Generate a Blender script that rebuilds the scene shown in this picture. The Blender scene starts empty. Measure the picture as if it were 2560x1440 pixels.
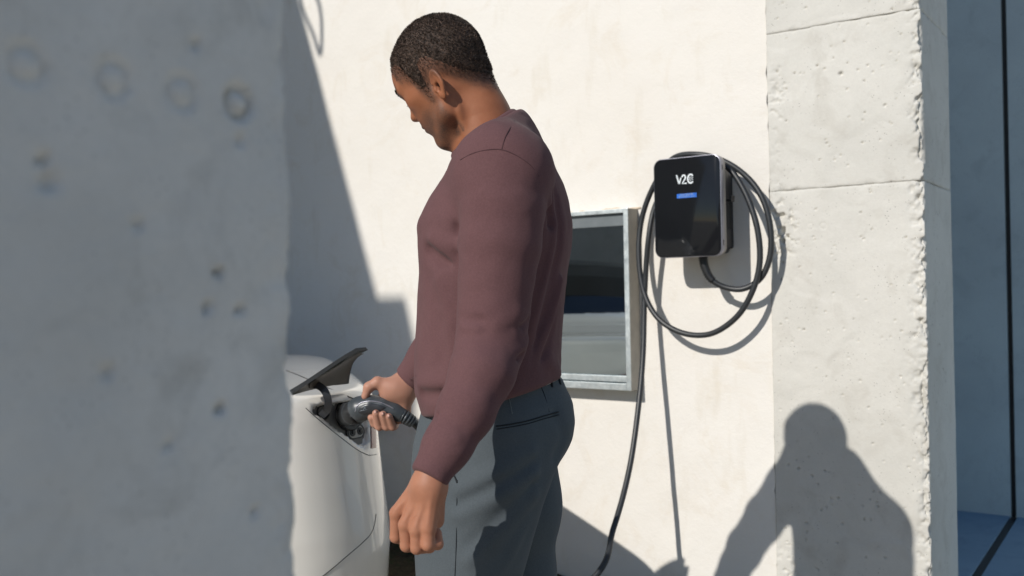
import bpy, bmesh, math, random
import numpy as np
from mathutils import Vector, Matrix
random.seed(7); rng = np.random.default_rng(7)
scene = bpy.context.scene
# ------------------------------------------------------------------ camera
EYE = 1.24; FPX = 2336.0; YAW = .6108; PIT = .0015; ROL = .0194   # focal length in photo pixels, angles in radians
_f = np.array([-math.sin(YAW)*math.cos(PIT), math.cos(YAW)*math.cos(PIT), math.sin(PIT)])
_r = np.array([math.cos(YAW), math.sin(YAW), 0.]); _u = np.cross(_r, _f)
CR = _r*math.cos(ROL)-_u*math.sin(ROL); CU = _u*math.cos(ROL)+_r*math.sin(ROL); CF = _f
C0 = np.array([0., 0., EYE])
camd = bpy.data.cameras.new('camera'); cam = bpy.data.objects.new('camera', camd); scene.collection.objects.link(cam)
camd.sensor_width = 36; camd.lens = FPX/2560*36; camd.clip_start = .05; camd.clip_end = 500
cam.matrix_world = Matrix([[CR[0], CU[0], -CF[0], 0], [CR[1], CU[1], -CF[1], 0], [CR[2], CU[2], -CF[2], EYE], [0, 0, 0, 1]])
camd.dof.use_dof = True; camd.dof.focus_distance = 1.95; camd.dof.aperture_fstop = 4.2
scene.camera = cam
# ------------------------------------------------------------------ sky, sun, exposure
SUN = Vector((.165, 1.0, -.61)).normalized()          # direction the light travels
w = bpy.data.worlds.new('World'); scene.world = w; w.use_nodes = True
nt = w.node_tree; nt.nodes.clear()
sky = nt.nodes.new('ShaderNodeTexSky'); sky.sky_type = 'NISHITA'; sky.sun_disc = False
sky.sun_elevation = math.asin(-SUN.z); sky.sun_rotation = math.atan2(-SUN.x, -SUN.y)
sky.air_density = 1.0; sky.dust_density = .1; sky.ozone_density = 3.0
bg = nt.nodes.new('ShaderNodeBackground'); bg.inputs['Strength'].default_value = .092
wo = nt.nodes.new('ShaderNodeOutputWorld'); nt.links.new(sky.outputs[0], bg.inputs[0]); nt.links.new(bg.outputs[0], wo.inputs[0])
sl = bpy.data.lights.new('sun', 'SUN'); sl.energy = 3.7; sl.angle = math.radians(.55); sl.color = (1.0, .955, .885)
so = bpy.data.objects.new('sun', sl); scene.collection.objects.link(so); so.rotation_euler = SUN.to_track_quat('-Z', 'Y').to_euler()
so.location = (-2, -8, 8)
vs = scene.view_settings; vs.view_transform = 'Standard'; vs.look = 'None'; vs.gamma = 1; vs.use_curve_mapping = False; vs.exposure = 0.0
scene.render.engine = 'CYCLES'
# ------------------------------------------------------------------ helpers
COL = scene.collection
def ray(x, y): return CF+CR*(x-1280)/FPX-CU*(y-720)/FPX
def at(x, y, d): return C0+ray(x, y)*d                       # real place of a point of the survey photo at a known depth
def onY(x, y, Y): k = ray(x, y); return C0+k*(Y/k[1])
def onX(x, y, X): k = ray(x, y); return C0+k*(X/k[0])
def tag(o, label=None, cat=None, group=None, kind=None):
    if label: o['label'] = label
    if cat: o['category'] = cat
    if group: o['group'] = group
    if kind: o['kind'] = kind
    return o
def empty(name, loc, rz=0):
    o = bpy.data.objects.new(name, None); COL.objects.link(o); o.location = loc; o.rotation_euler = (0, 0, rz); o.empty_display_size = .1
    bpy.context.view_layer.update(); return o
def link(name, me, mat, parent=None, smooth=False, world=True):
    o = bpy.data.objects.new(name, me); COL.objects.link(o)
    if mat is not None:
        me.materials.clear()
        for m in (mat if isinstance(mat, (list, tuple)) else [mat]): me.materials.append(m)
    if smooth: me.polygons.foreach_set('use_smooth', [True]*len(me.polygons))
    if parent is not None:
        o.parent = parent
        if world: o.matrix_parent_inverse = parent_matrix(parent).inverted()
    return o
def parent_matrix(p):
    m = p.matrix_basis.copy(); q = p
    while q.parent is not None:
        m = q.matrix_parent_inverse @ m; q = q.parent; m = q.matrix_basis @ m
    return m
def pydata(name, v, f):
    me = bpy.data.meshes.new(name); me.from_pydata([tuple(map(float, p)) for p in v], [], [tuple(map(int, p)) for p in f]); me.update(); return me
def npmesh(name, v, quads):
    me = bpy.data.meshes.new(name); n = len(v); m = len(quads)
    me.vertices.add(n); me.vertices.foreach_set('co', np.asarray(v, np.float32).ravel())
    me.loops.add(m*4); me.loops.foreach_set('vertex_index', np.asarray(quads, np.int32).ravel())
    me.polygons.add(m); me.polygons.foreach_set('loop_start', np.arange(0, m*4, 4, dtype=np.int32))
    me.polygons.foreach_set('loop_total', np.full(m, 4, np.int32)); me.update(calc_edges=True); me.validate(); return me
def box(bm, a, b, bev=0.0, seg=2):
    g = bmesh.ops.create_cube(bm, size=1.0); vs_ = g['verts']
    for v in vs_:
        v.co = Vector([(a[i]+b[i])/2+v.co[i]*(b[i]-a[i]) for i in range(3)])
    if bev > 0:
        es = list({e for v in vs_ for e in v.link_edges})
        bmesh.ops.bevel(bm, geom=es, offset=bev, segments=seg, affect='EDGES', profile=.6)
def bmobj(name, fn, mat, parent=None, smooth=False):
    bm = bmesh.new(); fn(bm); bmesh.ops.recalc_face_normals(bm, faces=bm.faces[:]); me = bpy.data.meshes.new(name); bm.to_mesh(me); bm.free()
    o = link(name, me, mat, parent); 
    if smooth: smooth_by_angle(me, 40)
    return o
def smooth_by_angle(me, deg):
    me.polygons.foreach_set('use_smooth', [True]*len(me.polygons))
    bm = bmesh.new(); bm.from_mesh(me); lim = math.radians(deg)
    for e in bm.edges: e.smooth = (len(e.link_faces) == 2 and e.calc_face_angle(0) < lim)
    bm.to_mesh(me); bm.free()
def boxobj(name, a, b, mat, parent=None, bev=.003): return bmobj(name, lambda bm: box(bm, a, b, bev), mat, parent)
def catmull(P, n):
    P = [np.asarray(p, float) for p in P]; Q = [2*P[0]-P[1]]+P+[2*P[-1]-P[-2]]; out = []
    for i in range(1, len(Q)-2):
        for k in range(n):
            t = k/n; a, b, c, d = Q[i-1:i+3]
            out.append(.5*((2*b)+(-a+c)*t+(2*a-5*b+4*c-d)*t*t+(-a+3*b-3*c+d)*t**3))
    out.append(P[-1]); return np.array(out)
def tube_mesh(name, path, rad, seg=12, cap=True):
    path = np.asarray(path, float); n = len(path); rad = np.broadcast_to(np.asarray(rad, float), (n,))
    T = np.gradient(path, axis=0); T /= np.linalg.norm(T, axis=1)[:, None]+1e-12
    N = np.zeros_like(T); a = np.array([0, 0, 1.]) if abs(T[0][2]) < .9 else np.array([1., 0, 0])
    N[0] = np.cross(T[0], a); N[0] /= np.linalg.norm(N[0])
    for i in range(1, n):
        v = N[i-1]-T[i]*(N[i-1]@T[i]); N[i] = v/np.linalg.norm(v)
    B = np.cross(T, N); ang = np.arange(seg)*2*math.pi/seg
    V = path[:, None]+rad[:, None, None]*(N[:, None]*np.cos(ang)[None, :, None]+B[:, None]*np.sin(ang)[None, :, None])
    V = V.reshape(-1, 3); Fs = []
    for i in range(n-1):
        for j in range(seg):
            k = (j+1) % seg; Fs.append((i*seg+j, i*seg+k, (i+1)*seg+k, (i+1)*seg+j))
    if cap: Fs.append(tuple(range(seg))[::-1]); Fs.append(tuple((n-1)*seg+j for j in range(seg)))
    return pydata(name, V, Fs)
def tube(name, path, rad, mat, parent=None, seg=12):
    return link(name, tube_mesh(name, path, rad, seg), mat, parent, smooth=True)
# --- value noise on arrays
def _h(ix, iy, iz, s):
    n = (ix.astype(np.int64)*374761393+iy.astype(np.int64)*668265263+iz.astype(np.int64)*2147483647+s*1274126177) & 0xffffffff
    n = ((n ^ (n >> 13))*1274126177) & 0xffffffff; n = n ^ (n >> 16); return (n & 0xffff)/32767.5-1
def vnoise(p, fr, seed=0):
    q = np.asarray(p)*fr; i = np.floor(q); t = q-i; t = t*t*(3-2*t); i = i.astype(np.int64); r = 0
    for dx in (0, 1):
        for dy in (0, 1):
            for dz in (0, 1):
                wt = (t[..., 0] if dx else 1-t[..., 0])*(t[..., 1] if dy else 1-t[..., 1])*(t[..., 2] if dz else 1-t[..., 2])
                r = r+wt*_h(i[..., 0]+dx, i[..., 1]+dy, i[..., 2]+dz, seed)
    return r
def fbm(p, fr, o=4, seed=0): return sum(vnoise(p, fr*2**k, seed+k)*.5**k for k in range(o))
# ------------------------------------------------------------------ materials
def mat(name, col=(.5, .5, .5), rough=.6, metal=0.0, spec=.5, **kw):
    m = bpy.data.materials.new(name); m.use_nodes = True; b = m.node_tree.nodes['Principled BSDF']
    b.inputs['Base Color'].default_value = (*col, 1); b.inputs['Roughness'].default_value = rough; b.inputs['Metallic'].default_value = metal
    b.inputs['Specular IOR Level'].default_value = spec
    for k, v in kw.items(): b.inputs[k.replace('_', ' ')].default_value = v
    return m
class NT:
    def __init__(s, m): s.t = m.node_tree; s.b = s.t.nodes['Principled BSDF']; s.tc = None
    def co(s, scale=(1, 1, 1)):
        if s.tc is None: s.tc = s.t.nodes.new('ShaderNodeTexCoord')
        mp = s.t.nodes.new('ShaderNodeMapping'); mp.inputs['Scale'].default_value = scale
        s.t.links.new(s.tc.outputs['Object'], mp.inputs[0]); return mp.outputs[0]
    def noise(s, sc, det=4, ro=.55, scale=(1, 1, 1), dist=0):
        n = s.t.nodes.new('ShaderNodeTexNoise'); n.inputs['Scale'].default_value = sc; n.inputs['Detail'].default_value = det
        n.inputs['Roughness'].default_value = ro; n.inputs['Distortion'].default_value = dist; s.t.links.new(s.co(scale), n.inputs['Vector']); return n.outputs['Fac']
    def voro(s, sc, feat='F1', rnd=1):
        n = s.t.nodes.new('ShaderNodeTexVoronoi'); n.feature = feat; n.inputs['Scale'].default_value = sc; n.inputs['Randomness'].default_value = rnd
        s.t.links.new(s.co(), n.inputs['Vector']); return n.outputs['Distance']
    def ramp(s, fac, stops):
        r = s.t.nodes.new('ShaderNodeValToRGB'); e = r.color_ramp.elements
        while len(e) < len(stops): e.new(.5)
        for i, (p, c) in enumerate(stops): e[i].position = p; e[i].color = (*c, 1) if not isinstance(c, (int, float)) else (c, c, c, 1)
        s.t.links.new(fac, r.inputs[0]); return r.outputs[0]
    def mix(s, fac, a, b, mode='MIX'):
        m = s.t.nodes.new('ShaderNodeMix'); m.data_type = 'RGBA'; m.blend_type = mode
        for sock, v in ((m.inputs[0], fac), (m.inputs[6], a), (m.inputs[7], b)):
            if isinstance(v, (int, float)): sock.default_value = v
            elif isinstance(v, tuple): sock.default_value = (*v, 1)
            else: s.t.links.new(v, sock)
        return m.outputs[2]
    def math(s, op, a, b=0.0):
        m = s.t.nodes.new('ShaderNodeMath'); m.operation = op
        for sock, v in ((m.inputs[0], a), (m.inputs[1], b)):
            if isinstance(v, (int, float)): sock.default_value = v
            else: s.t.links.new(v, sock)
        return m.outputs[0]
    def attr(s, name):
        a = s.t.nodes.new('ShaderNodeAttribute'); a.attribute_name = name; return a.outputs['Fac']
    def color(s, c): s.t.links.new(c, s.b.inputs['Base Color'])
    def rough(s, c): s.t.links.new(c, s.b.inputs['Roughness'])
    def bump(s, hgt, st=.3, dist=.002, prev=None):
        n = s.t.nodes.new('ShaderNodeBump'); n.inputs['Strength'].default_value = st; n.inputs['Distance'].default_value = dist
        s.t.links.new(hgt, n.inputs['Height'])
        if prev is not None: s.t.links.new(prev, n.inputs['Normal'])
        s.t.links.new(n.outputs[0], s.b.inputs['Normal']); return n.outputs[0]
M = {}
def concrete(name, base, dark, stain, rough=.85, sc=1.0):
    m = mat(name, base, rough, spec=.3); n = NT(m)
    a = n.ramp(n.noise(2.3*sc, 6, .6), [(.3, dark), (.62, base)])
    b = n.mix(n.ramp(n.noise(7*sc, 5, .65, dist=.6), [(.52, 0.0), (.72, .55)]), a, stain)
    pits = n.ramp(n.voro(85*sc), [(.08, 1.0), (.16, 0.0)]); gate = n.ramp(n.noise(9*sc, 3), [(.46, 0.0), (.6, 1.0)])
    c = n.mix(n.math('MULTIPLY', pits, gate), b, tuple(x*.45 for x in stain))
    c = n.mix(n.ramp(n.noise(140, 3), [(.35, .0), (.75, .22)]), c, tuple(x*.75 for x in base))
    n.color(c)
    p = n.bump(n.noise(160*sc, 4, .7), .35, .002); n.bump(n.noise(28*sc, 4, .6), .3, .004, p)
    M[name] = m; return m
concrete('pillar_concrete', (.66, .64, .59), (.565, .55, .505), (.47, .44, .385))
concrete('fin_concrete', (.74, .72, .68), (.62, .605, .57), (.47, .455, .42), sc=2.2)
concrete('recess_concrete', (.52, .59, .59), (.45, .51, .52), (.37, .42, .43))  # blue of the skylit shade is tinted into the wall concrete
concrete('recess_floor', (.22, .33, .44), (.18, .28, .38), (.15, .23, .32))  # skylight blue of the shaded floor is put into its colour
concrete('canopy_concrete', (.42, .41, .39), (.36, .35, .33), (.30, .29, .27))
def stucco():
    m = mat('white_stucco', (.80, .77, .72), .9, spec=.25); n = NT(m)
    a = n.ramp(n.noise(.9, 5, .6), [(.3, (.75, .71, .65)), (.7, (.79, .76, .71))])
    a = n.mix(n.ramp(n.noise(4.5, 6, .7, dist=1.0), [(.53, 0.0), (.8, .75)]), a, (.68, .61, .51))
    a = n.mix(n.ramp(n.noise(11, 4, .6, (1, 1, .25)), [(.58, 0.0), (.78, .45)]), a, (.64, .58, .48))
    n.color(a)
    p = n.bump(n.noise(190, 3, .6), .35, .0025); p = n.bump(n.noise(48, 4, .6), .35, .004, p); n.bump(n.noise(6, 2, .5), .25, .012, p)
    M['stucco'] = m
stucco()
def metal_gal():
    m = mat('galvanised_steel', (.62, .66, .66), .42, .75); n = NT(m)
    n.color(n.ramp(n.voro(70), [(.0, (.64, .68, .68)), (.7, (.52, .57, .58))])); n.rough(n.ramp(n.noise(30, 4), [(.3, .34), (.7, .55)])); n.bump(n.noise(90, 3), .12, .001)
    M['galv'] = m
metal_gal()
def noisy(name, base, alt, rough, sc=20, bump=0, bsc=300, bd=.001, **kw):
    m = mat(name, base, rough, **kw); n = NT(m); n.color(n.ramp(n.noise(sc, 4), [(.3, alt), (.7, base)]))
    if bump: n.bump(n.noise(bsc, 3, .6), bump, bd)
    M[name] = m; return m
noisy('frame_side', (.42, .39, .34), (.34, .32, .28), .7, 25, .2)  # galvanised frame sides, their shade put into a darker beige-grey
noisy('shutter_box', (.16, .18, .19), (.12, .14, .15), .5, 15)
noisy('black_plastic', (.016, .017, .019), (.011, .012, .013), .45, 60, .25, 500, .0005)
noisy('cable_rubber', (.028, .031, .034), (.02, .022, .025), .42, 40, .1, 400, .0005)
noisy('plug_plastic', (.062, .072, .082), (.05, .06, .068), .38, 60, .15, 600, .0004)
noisy('plug_panel', (.035, .038, .044), (.028, .03, .036), .3, 60)
noisy('silver', (.36, .36, .41), (.31, .31, .36), .36, 30, metal=.7)
noisy('side_trim', (.36, .34, .31), (.31, .29, .27), .45, 30, metal=.3)
noisy('white_print', (.80, .84, .86), (.72, .78, .82), .5, 80)
noisy('grey_print', (.20, .23, .26), (.17, .2, .23), .5, 80)
def glassblack():
    m = mat('black_glass', (.011, .012, .014), .06, spec=.3); n = NT(m); n.rough(n.ramp(n.noise(6, 4, .6), [(.3, .045), (.75, .12)])); M['black_glass'] = m
    m = mat('lcd_blue', (.02, .11, .45), .3); b = m.node_tree.nodes['Principled BSDF']; b.inputs['Emission Color'].default_value = (.035, .20, .75, 1); b.inputs['Emission Strength'].default_value = .22; M['lcd'] = m
    n = NT(m); n.color(n.ramp(n.noise(90, 2), [(.4, (.015, .09, .40)), (.6, (.025, .13, .5))]))
    m = mat('lcd_text', (.25, .32, .38), .5); M['lcd_text'] = m; NT(m).color(NT(m).ramp(NT(m).noise(50), [(.4, (.22, .3, .36)), (.6, (.3, .36, .42))]))
    # coated pane: dark body with a stronger mirror coat
    m = mat('coated_pane', (.5, .56, .6), .015, 1.0); n = NT(m)
    n.rough(n.ramp(n.noise(3, 3), [(.3, .01), (.8, .035)])); n.color(n.ramp(n.noise(5, 3), [(.3, (.50, .57, .60)), (.7, (.54, .61, .64))])); M['pane'] = m
glassblack()
def ground_mats():
    m = mat('yard_paving', (.40, .35, .28), .9, spec=.2); n = NT(m)
    n.color(n.mix(n.ramp(n.noise(60, 4, .7), [(.4, 0.0), (.7, .5)]), n.ramp(n.noise(1.2, 5), [(.3, (.38, .33, .265)), (.7, (.44, .385, .31))]), (.27, .235, .19))); n.bump(n.noise(120, 4, .7), .5, .004); M['yard'] = m
    m = mat('dark_soil', (.06, .045, .032), .95, spec=.1); n = NT(m)
    n.color(n.mix(n.ramp(n.noise(26, 5, .7), [(.45, 0.0), (.6, .8)]), n.ramp(n.noise(70, 4, .7), [(.3, (.035, .026, .018)), (.7, (.10, .08, .055))]), (.05, .06, .03))); n.bump(n.noise(90, 4, .7), .8, .01); M['soil'] = m
ground_mats()
# ------------------------------------------------------------------ implicit surfaces -> quads (surface nets on sparse blocks)
def sd_mesh(fn, lo, hi, h, B=8, margin=1.5, newton=1):
    lo = np.array(lo, float); nb = np.ceil((np.array(hi)-lo)/(B*h)).astype(int)
    g = np.stack(np.meshgrid(*[np.arange(k) for k in nb], indexing='ij'), -1).reshape(-1, 3)
    cen = lo+(g+.5)*B*h; act = np.abs(np.concatenate([fn(c) for c in np.array_split(cen, max(1, len(cen)//200000))])) < B*h*.87*margin
    g = g[act]; loc = np.stack(np.meshgrid(*[np.arange(B+1)]*3, indexing='ij'), -1)
    N = nb*B+2; keys = []; vts = []; fq = []; fs = []
    def key(c): return (c[..., 0]*N[1]+c[..., 1])*N[2]+c[..., 2]
    for ch in np.array_split(g, max(1, len(g)//300)):
        if len(ch) == 0: continue
        gi = ch[:, None, None, None]*B+loc; P = lo+gi*h; v = fn(P.reshape(-1, 3)).reshape(P.shape[:-1]); s = v < 0
        c8 = [s[:, i:B+i, j:B+j, k:B+k] for i in (0, 1) for j in (0, 1) for k in (0, 1)]
        sm = sum(c.astype(np.int8) for c in c8); m = (sm > 0) & (sm < 8)
        if m.any():
            b, i, j, k = np.nonzero(m); acc = np.zeros((len(b), 3)); cnt = np.zeros(len(b))
            for ax in range(3):
                o1, o2 = [a for a in range(3) if a != ax]
                for d1 in (0, 1):
                    for d2 in (0, 1):
                        o = np.zeros(3, int); o[o1] = d1; o[o2] = d2; e = o.copy(); e[ax] = 1
                        va = v[b, i+o[0], j+o[1], k+o[2]]; vb = v[b, i+e[0], j+e[1], k+e[2]]; cr = (va < 0) != (vb < 0)
                        t = np.where(cr, va/np.where(cr, va-vb, 1), 0)
                        pt = np.tile(o.astype(float), (len(b), 1)); pt[:, ax] = t; acc += pt*cr[:, None]; cnt += cr
            cell = ch[b]*B+np.stack([i, j, k], -1); keys.append(key(cell)); vts.append(lo+(cell+acc/cnt[:, None])*h)
        for ax in range(3):
            sl0 = [slice(0, B)]*3; sl1 = list(sl0); sl1[ax] = slice(1, B+1)
            a = s[(slice(None), *sl0)]; c = s[(slice(None), *sl1)]; m = a != c
            if not m.any(): continue
            b, i, j, k = np.nonzero(m); cell = ch[b]*B+np.stack([i, j, k], -1); o1, o2 = (ax+1) % 3, (ax+2) % 3
            q = []
            for d1, d2 in ((1, 1), (0, 1), (0, 0), (1, 0)):
                cc = cell.copy(); cc[:, o1] -= d1; cc[:, o2] -= d2; q.append(np.where((cc >= 0).all(1), key(cc), -1))
            q = np.stack(q, -1); fl = a[b, i, j, k]; q[~fl] = q[~fl][:, ::-1]; fq.append(q)
    keys = np.concatenate(keys); V = np.concatenate(vts); od = np.argsort(keys); keys = keys[od]; V = V[od]; Q = np.concatenate(fq)
    ix = np.searchsorted(keys, Q); ix = np.minimum(ix, len(keys)-1); ok = (keys[ix] == Q).all(1); Q = ix[ok]
    for _ in range(newton):
        e = h*.25; f0 = fn(V); G = np.stack([fn(V+d)-fn(V-d) for d in np.eye(3)*e], -1)/(2*e)
        st = -(f0/np.maximum((G*G).sum(1), .05))[:, None]*G; L = np.linalg.norm(st, axis=1, keepdims=True); V = V+st*np.minimum(1, h*.7/np.maximum(L, 1e-9))
    return V, Q
def smin(a, b, k): t = np.maximum(k-np.abs(a-b), 0)/k; return np.minimum(a, b)-t*t*k*.25
def smax(a, b, k): return -smin(-a, -b, k)
def sph(p, c, r): return np.linalg.norm(p-np.asarray(c), axis=-1)-r
def ell(p, c, r):
    q = p-np.asarray(c, float); r = np.asarray(r, float); k0 = np.linalg.norm(q/r, axis=-1); k1 = np.linalg.norm(q/(r*r), axis=-1); return k0*(k0-1)/np.maximum(k1, 1e-9)
def con(p, a, b, ra, rb):
    a = np.asarray(a, float); ba = np.asarray(b, float)-a; q = p-a; t = np.clip((q@ba)/(ba@ba), 0, 1); return np.linalg.norm(q-t[..., None]*ba, axis=-1)-(ra+(rb-ra)*t)
def chain(p, pts, rs, k=.01):
    d = None
    for i in range(len(pts)-1):
        e = con(p, pts[i], pts[i+1], rs[i], rs[i+1]); d = e if d is None else smin(d, e, k)
    return d
def segd(p, pts):
    d = None
    for i in range(len(pts)-1):
        e = con(p, pts[i], pts[i+1], 0, 0); d = e if d is None else np.minimum(d, e)
    return d
def bump(d, w): return np.exp(-(d/w)**2)
def sstep(a, b, x): t = np.clip((x-a)/(b-a), 0, 1); return t*t*(3-2*t)
# ------------------------------------------------------------------ the setting
YW = 3.112                                                     # face of the rendered wall
tag(bmobj('ground', lambda bm: box(bm, (-150, -150, -.3), (150, 150, 0)), M['yard']), kind='structure')
# --- white wall with a window opening
WX0, WX1, WZ0, WZ1 = -2.24, -1.60, .862, 1.528
wall = empty('rendered_wall', (-4, YW, 0)); tag(wall, 'white rendered wall behind the man with the wall charger on it', 'wall')
def wall_sheet():
    hx = np.r_[np.linspace(-9, -3.6, 25), np.arange(-3.58, -1.099, .02)]; hz = np.r_[np.arange(0, 2.9, .02), 2.9, 3.3, 4.4]
    hx[-1] = -1.100
    X, Z = np.meshgrid(hx, hz, indexing='ij'); P = np.stack([X, 0*X, Z], -1)
    D = fbm(P, 2.2, 3, 5)*.0035+fbm(P, 14, 2, 9)*.0011
    Y = YW+D; n, m = X.shape; V = np.stack([X, Y, Z], -1).reshape(-1, 3)
    edge = np.exp(-((X+1.10)/.012)**2)*(.004*fbm(P, 30, 3, 2)); V[:, 0] += edge.ravel()*(np.abs(X.ravel()+1.10) < .004)
    V[:, 1] += (edge*.6).ravel()
    I = (np.arange(n-1)[:, None]*m+np.arange(m-1)[None, :]); cx = (X[:-1, :-1]+X[1:, 1:])/2; cz = (Z[:-1, :-1]+Z[1:, 1:])/2
    keep = ~((cx > WX0+.03) & (cx < WX1-.03) & (cz > WZ0+.03) & (cz < WZ1-.03)); I = I[keep]
    Q = np.stack([I, I+m, I+m+1, I+1], -1)
    return npmesh('render_coat', V, Q)
link('render_coat', wall_sheet(), M['stucco'], wall, smooth=True)
def wall_core(bm):
    for a, b in (((-9, .012, 0), (WX0, .3, 4.4)), ((WX1, .012, 0), (-1.102, .3, 4.4)), ((WX0, .012, 0), (WX1, .3, WZ0)), ((WX0, .012, WZ1), (WX1, .3, 4.4))):
        box(bm, (a[0], YW+a[1], a[2]), (b[0], YW+b[1], b[2]))
bmobj('masonry', wall_core, M['stucco'], wall)
# --- rough cast concrete sheets that turn one corner
def rough_corner(name, P0, dA, nA, lA, dB, nB, lB, z0, z1, h, fn, material, parent, back):
    sA = np.linspace(0, lA, max(2, int(lA/h)+1)); sB = np.linspace(0, lB, max(2, int(lB/h)+1))[1:]
    s = np.r_[sA, lA+sB]; z = np.linspace(z0, z1, max(2, int((z1-z0)/h)+1))
    S, Z = np.meshgrid(s, z, indexing='ij'); on = (S > lA+1e-9)[..., None]
    P0 = np.array(P0); dA, nA, dB, nB = map(lambda a: np.array(a, float), (dA, nA, dB, nB))
    base = P0+np.minimum(S, lA)[..., None]*dA+np.maximum(S-lA, 0)[..., None]*dB; base[..., 2] = Z
    nn = np.where(on, nB, nA); t = np.clip(1-np.abs(S-lA)/.03, 0, 1)[..., None]*.5
    nn = nn*(1-t)+np.where(on, nA, nB)*t; nn /= np.linalg.norm(nn, axis=-1, keepdims=True)
    D = fn(S, Z, S-lA, base)
    V = (base-nn*D[..., None]); n, m = S.shape; V = V.reshape(-1, 3)
    I = (np.arange(n-1)[:, None]*m+np.arange(m-1)[None, :]).ravel(); Q = np.stack([I, I+m, I+m+1, I+1], -1)
    me = bpy.data.meshes.new(name); k = len(V); bk = [(b[0], b[1], zz) for b in back for zz in (z0, z1)]
    allv = np.r_[V, np.array(bk)]; me = bpy.data.meshes.new(name)
    nb = len(back); faces = Q.tolist()
    top = [i*m+m-1 for i in range(n)]+[k+2*i+1 for i in range(nb)]; bot = ([i*m for i in range(n)]+[k+2*i for i in range(nb)])[::-1]
    faces += [top, bot]
    faces.append([j for j in range((n-1)*m, n*m)][::-1]+[k, k+1]); faces.append([j for j in range(0, m)]+[k+2*nb-1, k+2*nb-2])
    for i in range(nb-1): faces.append([k+2*i, k+2*i+2, k+2*i+3, k+2*i+1])
    me.from_pydata(allv.tolist(), [], faces); me.update()
    bm = bmesh.new(); bm.from_mesh(me); bmesh.ops.recalc_face_normals(bm, faces=bm.faces[:]); bm.to_mesh(me); bm.free()
    o = link(name, me, material, parent); sm = [len(p.vertices) == 4 for p in me.polygons]; me.polygons.foreach_set('use_smooth', sm); return o
def stamp_pits(D, S, Z, pits, ring=False):
    s = S[:, 0]; z = Z[0]
    for (ps, pz, r, dep) in pits:
        i0, i1 = np.searchsorted(s, [ps-1.6*r, ps+1.6*r]); j0, j1 = np.searchsorted(z, [pz-1.6*r, pz+1.6*r])
        if i1 <= i0 or j1 <= j0: continue
        q = np.hypot(S[i0:i1, j0:j1]-ps, Z[i0:i1, j0:j1]-pz)/r
        D[i0:i1, j0:j1] += dep*(np.exp(-((q-1)/.22)**2) if ring else np.clip(1-q**4, 0, 1))
# --- board-marked pillar, cast in lifts
PX0, PX1, PD = -1.100, -.611, .44
pillar = empty('concrete_pillar', (-.85, YW, 0)); tag(pillar, 'pale rough concrete pillar with day joints and chipped right edge beside the wall charger', 'pillar')
jz = [0., 1.555, 2.089, 2.623, 4.5]
def pillar_fn(zz0, zz1, seed):
    r2 = np.random.default_rng(seed)
    def fn(S, Z, a, base):
        P = np.stack([S, Z, 0*S], -1); D = fbm(P, 3, 3, seed)*.0022+fbm(P, 18, 3, seed+3)*.0008
        # honeycombed strips along both arrises
        rightm = np.clip(1-np.abs(a+.0)/(.055+.035*vnoise(P, 5, seed+9)), 0, 1)*(a < .006)
        D += rightm*np.maximum(0, fbm(P, 42, 3, seed+5)-.02)*.017
        arris = np.exp(-(np.abs(a)/.013)); D += arris*np.maximum(0, fbm(P, 30, 3, seed+8)+.22)*.022
        leftm = np.exp(-((S-.045)/.035)**2)*np.clip(vnoise(P, 4.2, 77)*1.5-.75+1.9*np.exp(-((Z-1.41)/.075)**2), 0, 1)
        D += leftm*np.maximum(0, fbm(P, 70, 2, seed+4)-.02)*.022
        # thin skim patches stand proud in the lower half
        D -= .0022*np.clip(fbm(P, 5.5, 3, 31)*3-.4, 0, 1)*(a < -.02)
        # day joint: irregular shallow groove at both ends of a lift
        e = np.minimum(Z-zz0, zz1-Z); D += np.exp(-e/.0025)*(.0030+.003*fbm(P, 30, 2, seed+6))*(1+.6*(a > 0))
        for lo in (zz0, zz1): D += np.maximum(0, fbm(P, 22, 3, 12)+.05)*.006*np.exp(-np.abs(Z-lo)/.012)
        pits = [(r2.uniform(.02, .9), r2.uniform(zz0, zz1), r2.uniform(.0020, .0038), r2.uniform(.006, .012)) for _ in range(int(90*(zz1-zz0)/.53))]
        stamp_pits(D, S, Z, pits)
        if zz0 < 1.6 < zz1 or True: stamp_pits(D, S, Z, [(.178, 1.43, .010, .0018), (.135, 1.43, .010, .0012), (.19, .52, .011, .002), (.15, .525, .011, .0012)], True)
        stamp_pits(D, S, Z, [(.245, 1.92, .0075, .012), (.30, 1.925, .004, .008), (.345, 1.91, .004, .006), (.262, 1.62, .004, .006), (.38, 1.80, .005, .008)])
        return D
    return fn
for i in range(len(jz)-1):
    hh = .0034 if jz[i] < 2.4 else .02
    rough_corner('concrete_lift', (PX0, YW-.003, 0), (1, 0, 0), (0, -1, 0), PX1-PX0, (0, 1, 0), (1, 0, 0), PD, jz[i], jz[i+1], hh, pillar_fn(jz[i], jz[i+1], 40+i), M['pillar_concrete'], pillar, [(PX1, YW+PD+.002), (PX0, YW+PD+.002)])
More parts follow.
